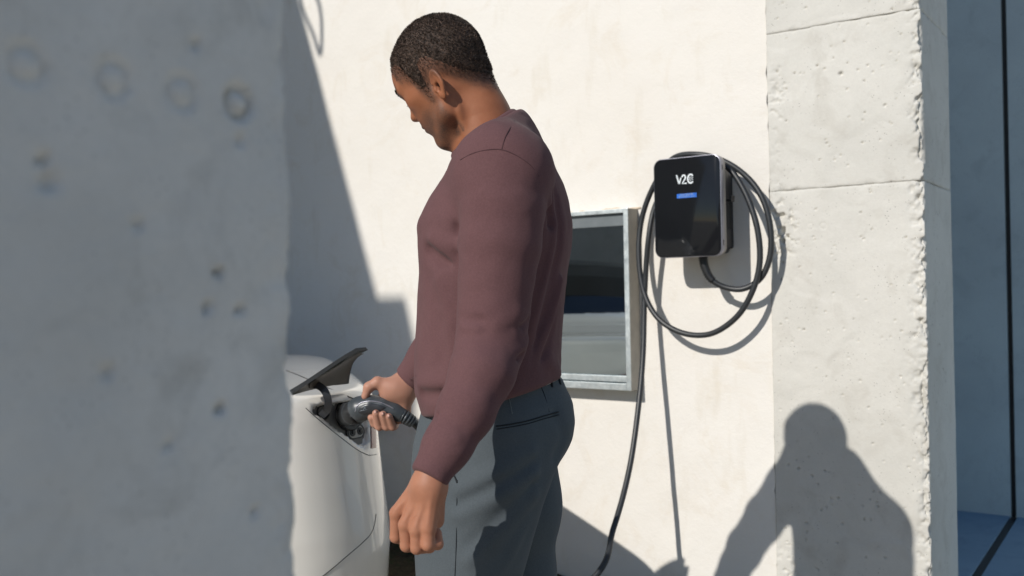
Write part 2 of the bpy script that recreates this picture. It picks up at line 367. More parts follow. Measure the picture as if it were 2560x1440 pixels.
# --- recess right of the pillar
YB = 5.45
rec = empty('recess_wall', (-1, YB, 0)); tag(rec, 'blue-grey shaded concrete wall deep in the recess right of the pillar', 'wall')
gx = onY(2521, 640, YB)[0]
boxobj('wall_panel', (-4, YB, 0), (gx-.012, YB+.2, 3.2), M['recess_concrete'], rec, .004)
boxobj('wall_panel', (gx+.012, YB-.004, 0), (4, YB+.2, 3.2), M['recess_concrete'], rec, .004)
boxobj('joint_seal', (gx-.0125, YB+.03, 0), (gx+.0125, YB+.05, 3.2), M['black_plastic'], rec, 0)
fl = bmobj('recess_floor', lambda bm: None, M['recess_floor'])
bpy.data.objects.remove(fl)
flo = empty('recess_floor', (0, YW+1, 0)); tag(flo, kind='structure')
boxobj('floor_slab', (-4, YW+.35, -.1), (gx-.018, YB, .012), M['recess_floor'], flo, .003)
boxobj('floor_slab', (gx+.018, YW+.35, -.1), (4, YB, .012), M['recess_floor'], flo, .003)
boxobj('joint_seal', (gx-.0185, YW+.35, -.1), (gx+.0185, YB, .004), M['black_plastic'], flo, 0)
# --- near concrete fin wall at the left
NX = -.565
eY = onX(729, 720, NX)[1]
fin = empty('fin_wall', (NX-.13, eY-1, 0)); tag(fin, 'large blurred grey concrete wall end filling the left foreground', 'wall')
def fin_fn(S, Z, a, base):
    P = np.stack([S, Z, 0*S], -1); D = fbm(P, 5, 3, 3)*.0016+fbm(P, 22, 3, 6)*.0007
    em = np.clip(1-np.abs(a)/(.030+.012*vnoise(P, 9, 5)), 0, 1); D += em*np.maximum(0, fbm(P, 48, 3, 8)+.15)*.0030
    D += np.exp(-np.abs(a)/.004)*np.maximum(0, fbm(P, 60, 3, 18)+.15)*.002
    def sz(x, y): q = onX(x, y, NX); return (q[1]-(eY-1.0), q[2])
    stamp_pits(D, S, Z, [(*sz(x, y), .0105, dp) for x, y, dp in ((65, 160, .004), (285, 195, .004), (455, 230, .0035), (600, 255, .009))], True)
    stamp_pits(D, S, Z, [(*sz(x, y), r*1.2, dp*1.2) for x, y, r, dp in ((552, 1022, .0035, .010), (548, 680, .0034, .009), (600, 772, .0028, .007), (520, 768, .003, .007), (108, 400, .004, .006), (122, 455, .006, .005), (600, 350, .004, .004), (345, 560, .004, .004), (270, 930, .004, .004), (640, 1280, .003, .006), (420, 1110, .003, .004), (490, 110, .004, .004))])
    return D
pl = rough_corner('cast_face', (NX, eY-1.0, 0), (0, 1, 0), (1, 0, 0), 1.0, (-1, 0, 0), (0, 1, 0), .26, .5, 1.95, .004, fin_fn, M['fin_concrete'], fin, [(NX-.26, eY-1.0)])
for z0, z1 in ((0, .5), (1.95, 2.3)): boxobj('cast_block', (NX-.26, eY-1.0, z0), (NX-.002, eY-.002, z1), M['fin_concrete'], fin, .004)
# --- unseen carport roof and end wall, added and shaped to cast the slanting wall shadow
can = empty('carport', (-6, 0, 0)); tag(can, 'unseen grey concrete carport shaped to cast the slanting shadow on the white wall', 'carport')
def can_roof(bm):
    z0, z1 = 4.35, 4.6; ex = lambda L: -4.058+.0402*L
    pts = [(-9, YW-.004), (ex(0), YW-.004), (ex(5.55), YW-5.55), (-3.67, YW-5.55), (-3.67, YW-5.9), (-9, YW-5.9)]
    a = [bm.verts.new((x, y, z0)) for x, y in pts]; b = [bm.verts.new((x, y, z1)) for x, y in pts]
    bm.faces.new(a[::-1]); bm.faces.new(b)
    for i in range(len(pts)): j = (i+1) % len(pts); bm.faces.new((a[i], a[j], b[j], b[i]))
bmobj('roof_slab', can_roof, M['canopy_concrete'], can)
boxobj('end_wall', (-9, YW-5.898, 0), (-3.68, YW-5.56, 4.348), M['canopy_concrete'], can, 0)
lp = [(-3.9, YW-3.0, 4.58), (-3.87, YW-3.0, 4.44), (-3.80, YW-3.0, 4.30), (-3.755, YW-3.0, 4.20), (-3.742, YW-3.0, 4.32), (-3.76, YW-3.0, 4.45), (-3.84, YW-3.0, 4.56), (-3.95, YW-3.0, 4.605)]  # unseen cable loop, added for the looped shadow it casts
lo = tube('hanging_cable', catmull(lp, 8), .011, M['cable_rubber'], None, 8); tag(lo, 'unseen looped cable added at the carport roof edge to cast a loop shadow on the white wall', 'cable')
# --- soil bed at the foot of the wall
def soil():
    x = np.arange(-4.2, -1.12, .02); y = np.arange(YW-.62, YW-.0, .02); X, Y = np.meshgrid(x, y, indexing='ij'); P = np.stack([X, Y, 0*X], -1)
    Z = .125*np.clip((Y-(YW-.60))/.18, 0, 1)**.6+fbm(P, 14, 4, 3)*.014-.006
    n, m = X.shape; I = (np.arange(n-1)[:, None]*m+np.arange(m-1)[None, :]).ravel()
    return npmesh('soil_bed', np.stack([X, Y, Z], -1).reshape(-1, 3), np.stack([I, I+m, I+m+1, I+1], -1))
tag(link('soil_bed', soil(), M['soil'], None, True), kind='structure')
# ------------------------------------------------------------------ window
win = empty('wall_window', ((WX0+WX1)/2, YW, WZ0)); tag(win, 'small galvanised box window with dark reflecting glass behind the man', 'window')
fy = YW-.085
def strip(name, a, b, m, bev=.002, par=win): return boxobj(name, a, b, m, par, bev)
strip('frame_stile', (WX1-.019, fy, WZ0), (WX1, fy+.006, WZ1), M['galv']); strip('frame_stile', (WX0, fy, WZ0), (WX0+.019, fy+.006, WZ1), M['galv'])
strip('frame_rail', (WX0+.019, fy, WZ1-.016), (WX1-.019, fy+.006, WZ1), M['galv']); strip('frame_rail', (WX0+.019, fy, WZ0), (WX1-.019, fy+.006, WZ0+.026), M['galv'])
strip('frame_rail', (WX0+.019, fy+.014, WZ0+.029), (WX1-.0225, fy+.022, WZ0+.052), M['galv'])
strip('frame_cheek', (WX1-.004, fy+.0065, WZ0), (WX1-.0005, YW+.03, WZ1), M['frame_side'], .0); strip('frame_cheek', (WX0+.0005, fy+.0065, WZ0), (WX0+.004, YW+.03, WZ1), M['frame_side'], .0)
strip('frame_cheek', (WX0+.0045, fy+.0065, WZ1-.004), (WX1-.0045, YW+.03, WZ1-.0005), M['galv'], .0); strip('frame_cheek', (WX0+.0045, fy+.0065, WZ0+.0005), (WX1-.0045, YW+.03, WZ0+.004), M['galv'], .0)
strip('shutter_box', (WX0+.005, fy+.016, WZ1-.062), (WX1-.005, fy+.05, WZ1-.0045), M['shutter_box'])
strip('inner_stile', (WX1-.022, fy+.016, WZ0+.03), (WX1-.0045, fy+.026, WZ1-.062), M['galv'])
strip('glass_pane', (WX0+.005, fy+.030, WZ0+.0045), (WX1-.005, fy+.036, WZ1-.063), M['pane'], .0)
strip('back_board', (WX0+.005, fy+.060, WZ0+.0045), (WX1-.005, fy+.066, WZ1-.0045), M['black_plastic'], .0)
noisy('old_sealant', (.52, .40, .27), (.62, .52, .40), .9, 60)
sx_ = np.linspace(WX0-.01, WX1+.012, 60); sealp = np.stack([sx_, np.full(60, YW-.001), WZ1+.006+.003*vnoise(np.stack([sx_, 0*sx_, 0*sx_], -1), 30, 4)], -1)
tube('sealant', sealp, .004+.0025*vnoise(sealp, 45, 8), M['old_sealant'], win, 6)
# ------------------------------------------------------------------ wall charger
CP = .18; yf = YW-CP
cl, cr_ = onY(1635, 520, yf)[0], onY(1803, 520, yf)[0]; cb, ct = onY(1720, 643, yf)[2], onY(1720, 391, yf)[2]
chg = empty('wall_charger', ((cl+cr_)/2, YW, cb)); tag(chg, 'black glass electric car charger with silver edge mounted on the white wall', 'charger')
def rrect(x0, x1, z0, z1, r, n=8):
    out = []
    for cx, cz, a0 in ((x1-r, z1-r, 0), (x0+r, z1-r, 90), (x0+r, z0+r, 180), (x1-r, z0+r, 270)):
        for k in range(n+1): a = math.radians(a0+90*k/n); out.append((cx+r*math.cos(a), cz+r*math.sin(a)))
    return out
def plate(name, pts, y0, y1, m, parent, bev=.002, ch=None):
    bm = bmesh.new(); n = len(pts); cx = sum(p[0] for p in pts)/n; cz = sum(p[1] for p in pts)/n
    def ring(y, off):
        out = []
        for i in range(n):
            a = Vector((pts[i-1][0], pts[i-1][1])); b = Vector((pts[(i+1) % n][0], pts[(i+1) % n][1])); t = (b-a).normalized(); nn = Vector((t.y, -t.x))
            out.append(bm.verts.new((pts[i][0]-nn.x*off, y, pts[i][1]-nn.y*off)))
        return out
    rs = [ring(y0, bev), ring(y0+bev*.3, bev*.35), ring(y0+bev, 0), ring(y1-bev, 0), ring(y1, bev)] if bev else [ring(y0, 0), ring(y1, 0)]
    bm.faces.new(rs[0]); bm.faces.new(rs[-1][::-1])
    for a, b in zip(rs[:-1], rs[1:]):
        for i in range(n): j = (i+1) % n; bm.faces.new((a[i], b[i], b[j], a[j]))
    bmesh.ops.recalc_face_normals(bm, faces=bm.faces[:]); me = bpy.data.meshes.new(name); bm.to_mesh(me); bm.free()
    o = link(name, me, m, parent); smooth_by_angle(me, 35); return o
R_ = .030
plate('shell', rrect(cl, cr_, cb, ct, R_), yf+.0012, yf+.026, [M['silver']], chg, .0022)
plate('side_band', rrect(cl+.001, cr_-.001, cb+.001, ct-.001, R_), yf+.0261, yf+.045, M['side_trim'], chg, .002)
glass = plate('front_glass', rrect(cl+.0024, cr_-.0024, cb+.0024, ct-.0024, R_-.0022), yf-.0015, yf+.010, M['black_glass'], chg, .0012)
plate('back_housing', rrect(cl+.02, cr_-.030, cb+.012, ct-.02, .02), yf+.0451, YW-.03, M['black_plastic'], chg, .004)
plate('wall_bracket', rrect(cl+.04, cr_-.03, cb+.03, ct-.05, .01), YW-.0299, YW+.004, M['black_plastic'], chg, .002)
for z in (ct-.045, cb+.045): boxobj('side_slot', (cr_-.0006, yf+.012, z-.009), (cr_+.0006, yf+.018, z+.009), M['black_plastic'], chg, 0)
hk = lambda bm: (box(bm, (cr_-.032, yf+.075, cb+.185), (cr_+.006, yf+.105, cb+.194), .003), box(bm, (cr_+.001, yf+.075, cb+.1935), (cr_+.006, yf+.105, cb+.206), .002))
bmobj('cable_hook', hk, M['black_plastic'], chg)
boxobj('cable_rest', (cr_-.036, yf+.064, cb+.035), (cr_-.022, YW-.04, cb+.095), M['black_plastic'], chg, .004)
# strokes laid flat on the glass
def stroke_mesh(name, lines, w, y, th):
    bm = bmesh.new()
    for ln in lines:
        P = [Vector(p) for p in ln]; n = len(P); L = []; Rr = []
        for i in range(n):
            t = (P[min(i+1, n-1)]-P[max(i-1, 0)]).normalized(); nn = Vector((-t.y, t.x)); L.append(P[i]+nn*w/2); Rr.append(P[i]-nn*w/2)
        out = L[:]
        t = (P[-1]-P[-2]).normalized(); a0 = math.atan2(t.y, t.x)
        out += [P[-1]+Vector((math.cos(a0+math.radians(g)), math.sin(a0+math.radians(g))))*w/2 for g in (60, 30, 0, -30, -60)]
        out += Rr[::-1]; t = (P[0]-P[1]).normalized(); a0 = math.atan2(t.y, t.x)
        out += [P[0]+Vector((math.cos(a0+math.radians(g)), math.sin(a0+math.radians(g))))*w/2 for g in (60, 30, 0, -30, -60)]
        vv = [bm.verts.new((p.x, y, p.y)) for p in out]
        k = n; 
        for i in range(n-1): bm.faces.new((vv[i], vv[i+1], vv[n+5+(n-1-(i+1))], vv[n+5+(n-1-i)]))
        bm.faces.new([vv[n-1]]+vv[n:n+5]+[vv[n+5]]); bm.faces.new([vv[2*n+4]]+vv[2*n+5:2*n+10]+[vv[0]])
    g = bmesh.ops.extrude_face_region(bm, geom=bm.faces[:]); bmesh.ops.translate(bm, verts=[v for v in g['geom'] if isinstance(v, bmesh.types.BMVert)], vec=(0, th, 0))
    bmesh.ops.recalc_face_normals(bm, faces=bm.faces[:]); me = bpy.data.meshes.new(name); bm.to_mesh(me); bm.free(); return me
gz = onY(1714, 448, yf)[2]; gx0 = onY(1691, 448, yf)[0]; gx1 = onY(1736, 448, yf)[0]; S_ = gx1-gx0; hz = .034
def U(a, b): return (gx0+a*S_, gz-hz/2+b*hz)
arc = lambda cx, cz, rx, rz, a0, a1, n=14: [U(cx+rx*math.cos(math.radians(a0+(a1-a0)*k/n)), cz+rz*math.sin(math.radians(a0+(a1-a0)*k/n))) for k in range(n+1)]
link('letter_v', stroke_mesh('maker_mark', [[U(.03, .93), U(.15, .10), U(.175, .10), U(.255, .62)]], .0047, yf-.0019, .0006), M['white_print'], glass)
link('numeral_two', stroke_mesh('maker_mark', [arc(.42, .68, .095, .24, 160, -25)+[U(.335, .09), U(.555, .09)]], .0047, yf-.0019, .0006), M['white_print'], glass)
link('letter_c', stroke_mesh('maker_mark', [arc(.80, .50, .155, .43, 46, 314, 20)], .0050, yf-.0019, .0006), M['white_print'], glass)
for a, b in ((.74, .62), (.82, .66), (.90, .60), (.74, .44), (.82, .48), (.90, .42), (.80, .30)):
    link('mark_dot', stroke_mesh('mark_dot', [[U(a, b+.03), U(a+.012, b-.03)]], .0022, yf-.0018, .0004), M['white_print'], glass)
d0 = onY(1693, 496, yf); d1 = onY(1742, 482, yf); dz0, dz1 = onY(1717, 494.5, yf)[2], onY(1717, 483.5, yf)[2]
lcd = boxobj('display', (d0[0], yf-.0022, dz0), (d1[0], yf-.0012, dz1), M['lcd'], chg, 0)
def text_mesh(txt, size):
    cu = bpy.data.curves.new('t', 'FONT'); cu.body = txt; cu.size = size; cu.align_x = 'CENTER'; cu.resolution_u = 2
    o = bpy.data.objects.new('t', cu); COL.objects.link(o); bpy.context.view_layer.update()
    me = bpy.data.meshes.new_from_object(o.evaluated_get(bpy.context.evaluated_depsgraph_get())); bpy.data.objects.remove(o); return me
for txt, fz in (('WAITING EV', .56), ('INTENSITY: 6 A', .12)):
    me = text_mesh(txt, .0085); me.transform(Matrix.Translation(((d0[0]+d1[0])/2, yf-.0026, dz0+(dz1-dz0)*fz)) @ Matrix.Rotation(math.pi/2, 4, 'X')); link('display_line', me, M['lcd_text'], lcd)
# ------------------------------------------------------------------ charging cable: gland, coil on the charger, drop, run, plug
cab = empty('charging_cable', (-1.45, YW-.12, .0)); tag(cab, 'black charging cable coiled round the wall charger with the plug in the man\'s hand', 'cable')
def wp(x, y, off): return onY(x, y, YW-off)
PLUG_D = 2.268
route = [wp(1757, 640, .12), wp(1762, 668, .12), wp(1778, 698, .115), wp(1812, 718, .105), wp(1858, 722, .095), wp(1902, 695, .085), wp(1925, 640, .08), wp(1926, 570, .08), wp(1908, 500, .08), wp(1870, 445, .08), wp(1812, 404, .09),
  wp(1745, 386, .10), wp(1680, 398, .09), wp(1632, 470, .075), wp(1604, 550, .07), wp(1597, 640, .08), wp(1610, 730, .09), wp(1645, 795, .10), wp(1705, 832, .105), wp(1775, 835, .105), wp(1838, 796, .105), wp(1878, 735, .105), wp(1899, 660, .10), wp(1893, 570, .10), wp(1862, 480, .095), wp(1815, 415, .09),
  wp(1755, 405, .085), wp(1690, 430, .07), wp(1640, 510, .07), wp(1621, 600, .09), wp(1612, 730, .085), wp(1608, 880, .12), wp(1597, 1010, .175), wp(1574, 1170, .26), wp(1534, 1320, .38), wp(1480, 1450, .52), (-1.80, 2.36, .04), (-1.88, 2.14, .013), (-1.80, 2.02, .013), (-1.62, 1.96, .05), (-1.52, 1.93, .25)]
tail = [at(1130, 1260, 2.34), at(1100, 1150, 2.33), at(1058, 1082, PLUG_D+.03), at(1032, 1055, PLUG_D+.01), at(1020, 1048, PLUG_D)]
cpath = catmull(route+tail, 10)
tube('cable', cpath, .0100, M['cable_rubber'], cab, 12)
# ribbed strain relief below the charger
k0 = catmull(route[:4], 12)[:27]
rr = np.where(np.arange(len(k0)) % 2 == 0, .0165, .0125)*np.linspace(1.1, .9, len(k0)); tube('strain_relief', k0, rr, M['black_plastic'], cab, 12)
# ------------------------------------------------------------------ the car
NOSE = np.array([-.605, -.796, 0.]); NOSE /= np.linalg.norm(NOSE); LEFT = np.array([-NOSE[1], NOSE[0], 0.])
CK = 1.08; _pp = at(860, 1045, 2.215*CK); CORG = _pp-0.1490*NOSE-0.8504*LEFT; CORG[2] = 0
def c2w(v): return CORG+v[0]*NOSE+v[1]*LEFT+np.array([0, 0, v[2]])
def w2c(P): q = P-CORG; return np.stack([q@NOSE, q@LEFT, q[..., 2]], -1)
def car_body(p):
    x, y, z = p[..., 0], np.abs(p[..., 1]), p[..., 2]
    hw_ = np.interp(z, [.15, .3, .5, .62, .75, .85, .92, 1.0], [.84, .87, .892, .900, .902, .901, .898, .885])
    xr = np.interp(z, [.15, .3, .45, .56, .66, .75, .85, .93, 1.0], [.12, .04, .006, .0, .009, .019, .029, .036, .05]); xf = np.interp(z, [.15, .4, .6, .8], [4.60, 4.68, 4.66, 4.5])
    rc = .27; qx = np.maximum(xr+rc-x, x-(xf-rc)); qy = y-hw_+rc
    d = np.minimum(np.maximum(qx, qy), 0)+np.hypot(np.maximum(qx, 0), np.maximum(qy, 0))-rc
    zt = np.interp(x, [0, .12, .45, .8, 1.2, 3.3, 3.7, 4.3, 4.7], [.985, 1.00, 1.045, 1.075, 1.09, 1.05, .98, .82, .66]); d = smax(d, z-zt+.05*y*y-.01*bump(x-.10, .10), .03)
    for wx in (.95, 3.82): d = smax(d, -np.maximum(np.hypot(x-wx, z-.34)-.375, .62-y), .02)
    return smax(d, .19-z, .05)
def car_cabin(p):
    x, y, z = p[..., 0], np.abs(p[..., 1]), p[..., 2]
    zr = np.interp(x, [.3, .55, .9, 1.3, 1.7, 2.1, 2.5, 2.9, 3.3, 3.7, 4.0], [.60, 1.02, 1.20, 1.32, 1.40, 1.44, 1.43, 1.37, 1.20, 1.00, .85])
    return np.maximum(smax((z-zr+.10*y*y)*.85, y-(.80-.33*(z-.95)), .07), np.maximum(.8-z, np.maximum(.32-x, x-3.95)))
def car_sd(p): return smin(car_body(p), car_cabin(p), .035)
PORT_POLY = [(783, 1021), (800, 1013), (885, 1001), (899, 1008), (917, 1040), (921, 1062), (921, 1108), (914, 1116), (901, 1113), (850, 1077), (789, 1033)]
def paint():
    m = mat('pearl_white_paint', (.78, .765, .73), .30, spec=.5); n = NT(m); n.b.inputs['Coat Weight'].default_value = 1.0; n.b.inputs['Coat Roughness'].default_value = .03
    n.color(n.ramp(n.noise(3, 3), [(.3, (.85, .82, .76)), (.7, (.88, .85, .79))])); n.rough(n.ramp(n.noise(500, 2), [(.3, .22), (.7, .27)])); M['paint'] = m
paint()
noisy('port_plastic', (.20, .19, .175), (.17, .16, .15), .5, 40, .2, 500, .0004)
noisy('tail_lens', (.42, .27, .25), (.36, .24, .22), .18, 20)
noisy('tyre_rubber', (.02, .02, .02), (.014, .014, .014), .8, 30); noisy('alloy', (.42, .42, .43), (.36, .36, .37), .35, 20, metal=.8)
car = empty('parked_car', tuple(CORG), math.atan2(NOSE[1], NOSE[0])); tag(car, 'white car with its charge flap open, rear corner between concrete wall end and man', 'car')
def car_hit(x, y, off=0.0, d0=1.6):
    d = d0
    for _ in range(120):
        e = float(car_sd(w2c(at(x, y, d))[None])[0])-off
        if abs(e) < .0002: break
        d += e*.8
        if d > 5: break
    return w2c(at(x, y, d))
PH = np.array([car_hit(x, y) for x, y in PORT_POLY]); PC = PH.mean(0); _, _, _vt = np.linalg.svd(PH-PC); PN = _vt[2]*(1 if _vt[2][1] > 0 else -1)
PU = np.array([0, 0, 1.])-PN*PN[2]; PU /= np.linalg.norm(PU); PR = np.cross(PU, PN); P2 = np.stack([(PH-PC)@PR, (PH-PC)@PU], -1); PDEP = .020
def poly2(q, sc=1.0):
    pts = P2*sc; d = np.full(q.shape[:-1], 1e9); s = np.ones(q.shape[:-1]); n = len(pts)
    for i in range(n):
        a, b = pts[i], pts[i-1]; e = b-a; w_ = q-a; t = np.clip((w_@e)/(e@e), 0, 1); bb = w_-t[..., None]*e; d = np.minimum(d, (bb**2).sum(-1))
        c1 = q[..., 1] >= a[1]; c2 = q[..., 1] < b[1]; c3 = e[0]*w_[..., 1] > e[1]*w_[..., 0]; flip = (c1 & c2 & c3) | (~c1 & ~c2 & ~c3); s = np.where(flip, -s, s)
    return s*np.sqrt(d)
def car_cut(p):
    d = car_sd(p); near = np.abs(p-PC).max(-1) < .30
    if near.any():
        v = p[near]-PC; q = np.stack([v@PR, v@PU], -1); d = d.copy(); d[near] = smax(d[near], -np.maximum(poly2(q), -PDEP-v@PN), .006)
    return d
def on_port(x, y, w=-.0205):
    o = w2c(C0); k = w2c(at(x, y, 1.0))-o; t = ((PC+PN*w-o)@PN)/(k@PN); return o+k*t
V, Q = sd_mesh(car_cut, (-.1, -1.0, .1), (4.8, 1.0, 1.55), .0105)
ctr = V[Q].mean(1); glassm = (car_cabin(ctr) < car_body(ctr)-.004) & (ctr[:, 2] > 1.10)
def sub(V, Q): u, inv = np.unique(Q, return_inverse=True); return V[u], inv.reshape(Q.shape)
for nm, msk, mt in (('body_shell', ~glassm, 'paint'), ('window_glass', glassm, 'black_glass')):
    v, q = sub(V, Q[msk]); link(nm, npmesh(nm, v, q), M[mt], car, True, world=False)
def car_line(name, pix, r, m, n=8, off=0.0): return link(name, tube_mesh(name, catmull([car_hit(x, y, off) for x, y in pix], n), r, 6), m, car, True, world=False)
car_line('panel_gap', [(716, 926), (760, 944), (820, 970), (870, 991), (893, 1000)], .0014, M['black_plastic'], 14)
car_line('panel_gap', [(940, 1285), (936, 1312), (926, 1336), (905, 1358), (870, 1388), (835, 1418), (800, 1446), (740, 1490)], .0011, M['black_plastic'], 14)
car_line('panel_gap', [(764, 1020), (800, 1052), (850, 1092), (890, 1122), (912, 1134), (925, 1138), (941, 1136)], .0010, M['black_plastic'], 14)
def patch(name, poly, m, off, rings=7, per=10, parent=car):
    pts = np.array([np.array(poly[i])+(np.array(poly[(i+1) % len(poly)])-np.array(poly[i]))*k/per for i in range(len(poly)) for k in range(per)], float)
    c = pts.mean(0); n = len(pts); Vv = [car_hit(*c, off)]
    for k in range(1, rings+1):
        for q in c+(pts-c)*k/rings: Vv.append(car_hit(*q, off if k < rings else -.004))
    Fs = [(0, 1+(i+1) % n, 1+i) for i in range(n)]
    for k in range(rings-1):
        a = 1+k*n; b = a+n
        for i in range(n): j = (i+1) % n; Fs.append((a+i, a+j, b+j, b+i))
    me = pydata(name, Vv, Fs); bm = bmesh.new(); bm.from_mesh(me); bmesh.ops.recalc_face_normals(bm, faces=bm.faces[:]); bm.to_mesh(me); bm.free()
    return link(name, me, m, parent, True, world=False)
def port_liner():
    pts = P2*.99; Vv = [PC+PR*a+PU*b-PN*(PDEP-.0012) for a, b in pts]+[PC+PR*a+PU*b-PN*(PDEP+.006) for a, b in pts]; n = len(pts)
    Fs = [tuple(range(n)), tuple(range(2*n-1, n-1, -1))]+[(i, n+i, n+(i+1) % n, (i+1) % n) for i in range(n)]; me = pydata('charge_port', Vv, Fs)
    bm = bmesh.new(); bm.from_mesh(me); bmesh.ops.recalc_face_normals(bm, faces=bm.faces[:]); bm.to_mesh(me); bm.free(); return me
port = link('charge_port', port_liner(), M['port_plastic'], car, world=False)
patch('tail_light', [(924, 1050), (941, 1046), (943, 1090), (942, 1126), (926, 1128)], M['tail_lens'], .002, 4, 6)
# local frame on the port face
def frame(x, y):
    a = car_hit(x, y); e = 2e-3; g = np.array([float(car_sd((a+d)[None])[0]-car_sd((a-d)[None])[0]) for d in np.eye(3)*e]); g /= np.linalg.norm(g)
    up = np.array([0, 0, 1.])-g*g[2]; up /= np.linalg.norm(up); return a, g, up, np.cross(up, g)
def lathe(name, c, n, u, prof, m, parent, seg=28, sx=1.0):
    r_ = np.cross(u, n); Vv = []; Fs = []
    for (rad, hgt) in prof:
        for k in range(seg): a = 2*math.pi*k/seg; Vv.append(c+n*hgt+rad*(math.cos(a)*r_*sx+math.sin(a)*u))
    for i in range(len(prof)-1):
        for k in range(seg): l = (k+1) % seg; Fs.append((i*seg+k, i*seg+l, (i+1)*seg+l, (i+1)*seg+k))
    Fs.append(tuple(range(seg))[::-1]); Fs.append(tuple((len(prof)-1)*seg+k for k in range(seg)))
    me = pydata(name, Vv, Fs); bm = bmesh.new(); bm.from_mesh(me); bmesh.ops.recalc_face_normals(bm, faces=bm.faces[:]); bm.to_mesh(me); bm.free(); smooth_by_angle(me, 40); return link(name, me, m, parent, world=False)
a, g, up, rt = on_port(868, 1036), PN, PU, PR
lathe('socket_ring', a, g, up, [(.044, .0), (.044, .012), (.041, .016), (.032, .016), (.031, .004)], M['black_plastic'], car)
# two fast-charge pins below
a, g, up, rt = on_port(885, 1080), PN, PU, PR
def pins():
    pts = []
    for sx in (-1, 1):
        for k in range(13): t = math.radians(90-180*k/12 if sx > 0 else 270-180*k/12); pts.append((sx*.013+.017*math.cos(t), .017*math.sin(t)))
    return pts
def capsule_plate(name, sc, h0, h1, m):
    P_ = pins(); Vv = [a+g*h+rt*(x*sc+ (x and math.copysign(0, x)))*1.0+up*(y*sc) for h in (h0, h1) for x, y in P_]; n = len(P_)
    Fs = [tuple(range(n)), tuple(range(n, 2*n))[::-1]]+[(i, (i+1) % n, n+(i+1) % n, n+i) for i in range(n)]
    me = pydata(name, Vv, Fs); bm = bmesh.new(); bm.from_mesh(me); bmesh.ops.recalc_face_normals(bm, faces=bm.faces[:]); bm.to_mesh(me); bm.free(); return link(name, me, m, car, world=False)
capsule_plate('pin_surround', 1.08, -.004, .0070, M['black_plastic']); noisy('pin_bezel', (.36, .34, .31), (.3, .29, .27), .35, 40); capsule_plate('pin_bezel', .88, -.004, .0082, M['pin_bezel'])
for sx in (-1, 1): lathe('contact_pin', a+rt*sx*.0138, g, up, [(.0102, .0), (.0102, .0100), (.0085, .0104), (.0048, .0100), (.0040, .0128), (.002, .0132)], M['black_plastic'], car, 18)
# open flap and its goose-neck hinge
def cl_(x, y, d): return w2c(at(x, y, d*CK))
def flap():
    top = [(730, 986, 2.09), (772, 958, 2.11), (816, 928, 2.135), (858, 900, 2.16), (895, 878, 2.185), (920, 875, 2.20)]
    bot = [(731, 988, 2.09), (765, 978, 2.16), (800, 970, 2.21), (830, 964, 2.25), (860, 961, 2.28), (872, 959, 2.29)]
    mid = []
    T = np.array([cl_(*q) for q in top]); Bm = np.array([cl_(*q) for q in bot]); K = 8; rows_ = []
    for k in range(K+1):
        t = k/K; bow = .018*math.sin(math.pi*t)
        rows_.append(T*(1-t)+Bm*t+np.array([0, 0, 1])*bow*np.linspace(.2, 1, 6)[:, None]-0)
    # right edge pulled in to a concave curve
    R0 = np.array(rows_); pull = np.sin(np.linspace(0, math.pi, K+1))*.012; d = R0[:, -2]-R0[:, -1]; d /= np.linalg.norm(d, axis=1)[:, None]; R0[:, -1] += d*pull[:, None]
    n_, m_ = R0.shape[:2]; th = np.cross(T[-1]-T[0], Bm[-1]-T[0]); th /= np.linalg.norm(th); 
    if th[1] > 0: th = -th
    V0 = R0.reshape(-1, 3); V1 = V0+th*.010; Vv = np.r_[V0, V1]; N0 = len(V0); Fs = []
    for i in range(n_-1):
        for j in range(m_-1):
            q = (i*m_+j, i*m_+j+1, (i+1)*m_+j+1, (i+1)*m_+j); Fs.append(q); Fs.append(tuple(N0+k for k in q[::-1]))
    bd = [j for j in range(m_)]+[i*m_+m_-1 for i in range(1, n_)]+[(n_-1)*m_+j for j in range(m_-2, -1, -1)]+[i*m_ for i in range(n_-2, 0, -1)]
    for i in range(len(bd)): p_, q_ = bd[i], bd[(i+1) % len(bd)]; Fs.append((p_, N0+p_, N0+q_, q_))
    me = pydata('charge_flap', Vv, Fs); bm = bmesh.new(); bm.from_mesh(me); bmesh.ops.recalc_face_normals(bm, faces=bm.faces[:]); bm.to_mesh(me); bm.free(); smooth_by_angle(me, 35); return me
fo = link('charge_flap', flap(), M['flap'] if 'flap' in M else noisy('flap', (.045, .046, .043), (.035, .036, .034), .4, 40, .15, 500, .0004), car, world=False)
def flap_liner():
    T = [(778, 958, 2.112), (822, 929, 2.134), (862, 903, 2.158), (896, 884, 2.178), (910, 884, 2.186)]; Bm = [(775, 972, 2.155), (803, 966, 2.20), (832, 960, 2.238), (856, 957, 2.268), (866, 955, 2.278)]
    t_ = np.array([cl_(*q) for q in T]); b_ = np.array([cl_(*q) for q in Bm]); vw = w2c(C0)-t_.mean(0); vw /= np.linalg.norm(vw); Vv = []; K = 8
    for k in range(K+1):
        u = k/K; row = t_*(1-u)+b_*u+np.array([0, 0, 1])*.014*math.sin(math.pi*u)*np.linspace(.3, 1, 5)[:, None]+vw*.0135; row[-1] += (row[-2]-row[-1])*.35*math.sin(math.pi*u); Vv += list(row)
    Fs = [(i*5+j, i*5+j+1, i*5+j+6, i*5+j+5) for i in range(K) for j in range(4)]; n0 = len(Vv); Vv += [v-vw*.006 for v in Vv]; Fs += [tuple(n0+q for q in f[::-1]) for f in Fs]
    me = pydata('flap_liner', Vv, Fs); return me
noisy('flap_liner', (.085, .075, .062), (.07, .062, .052), .45, 30); link('flap_liner', flap_liner(), M['flap_liner'], fo, True, world=False)
fo.children[0].parent = car
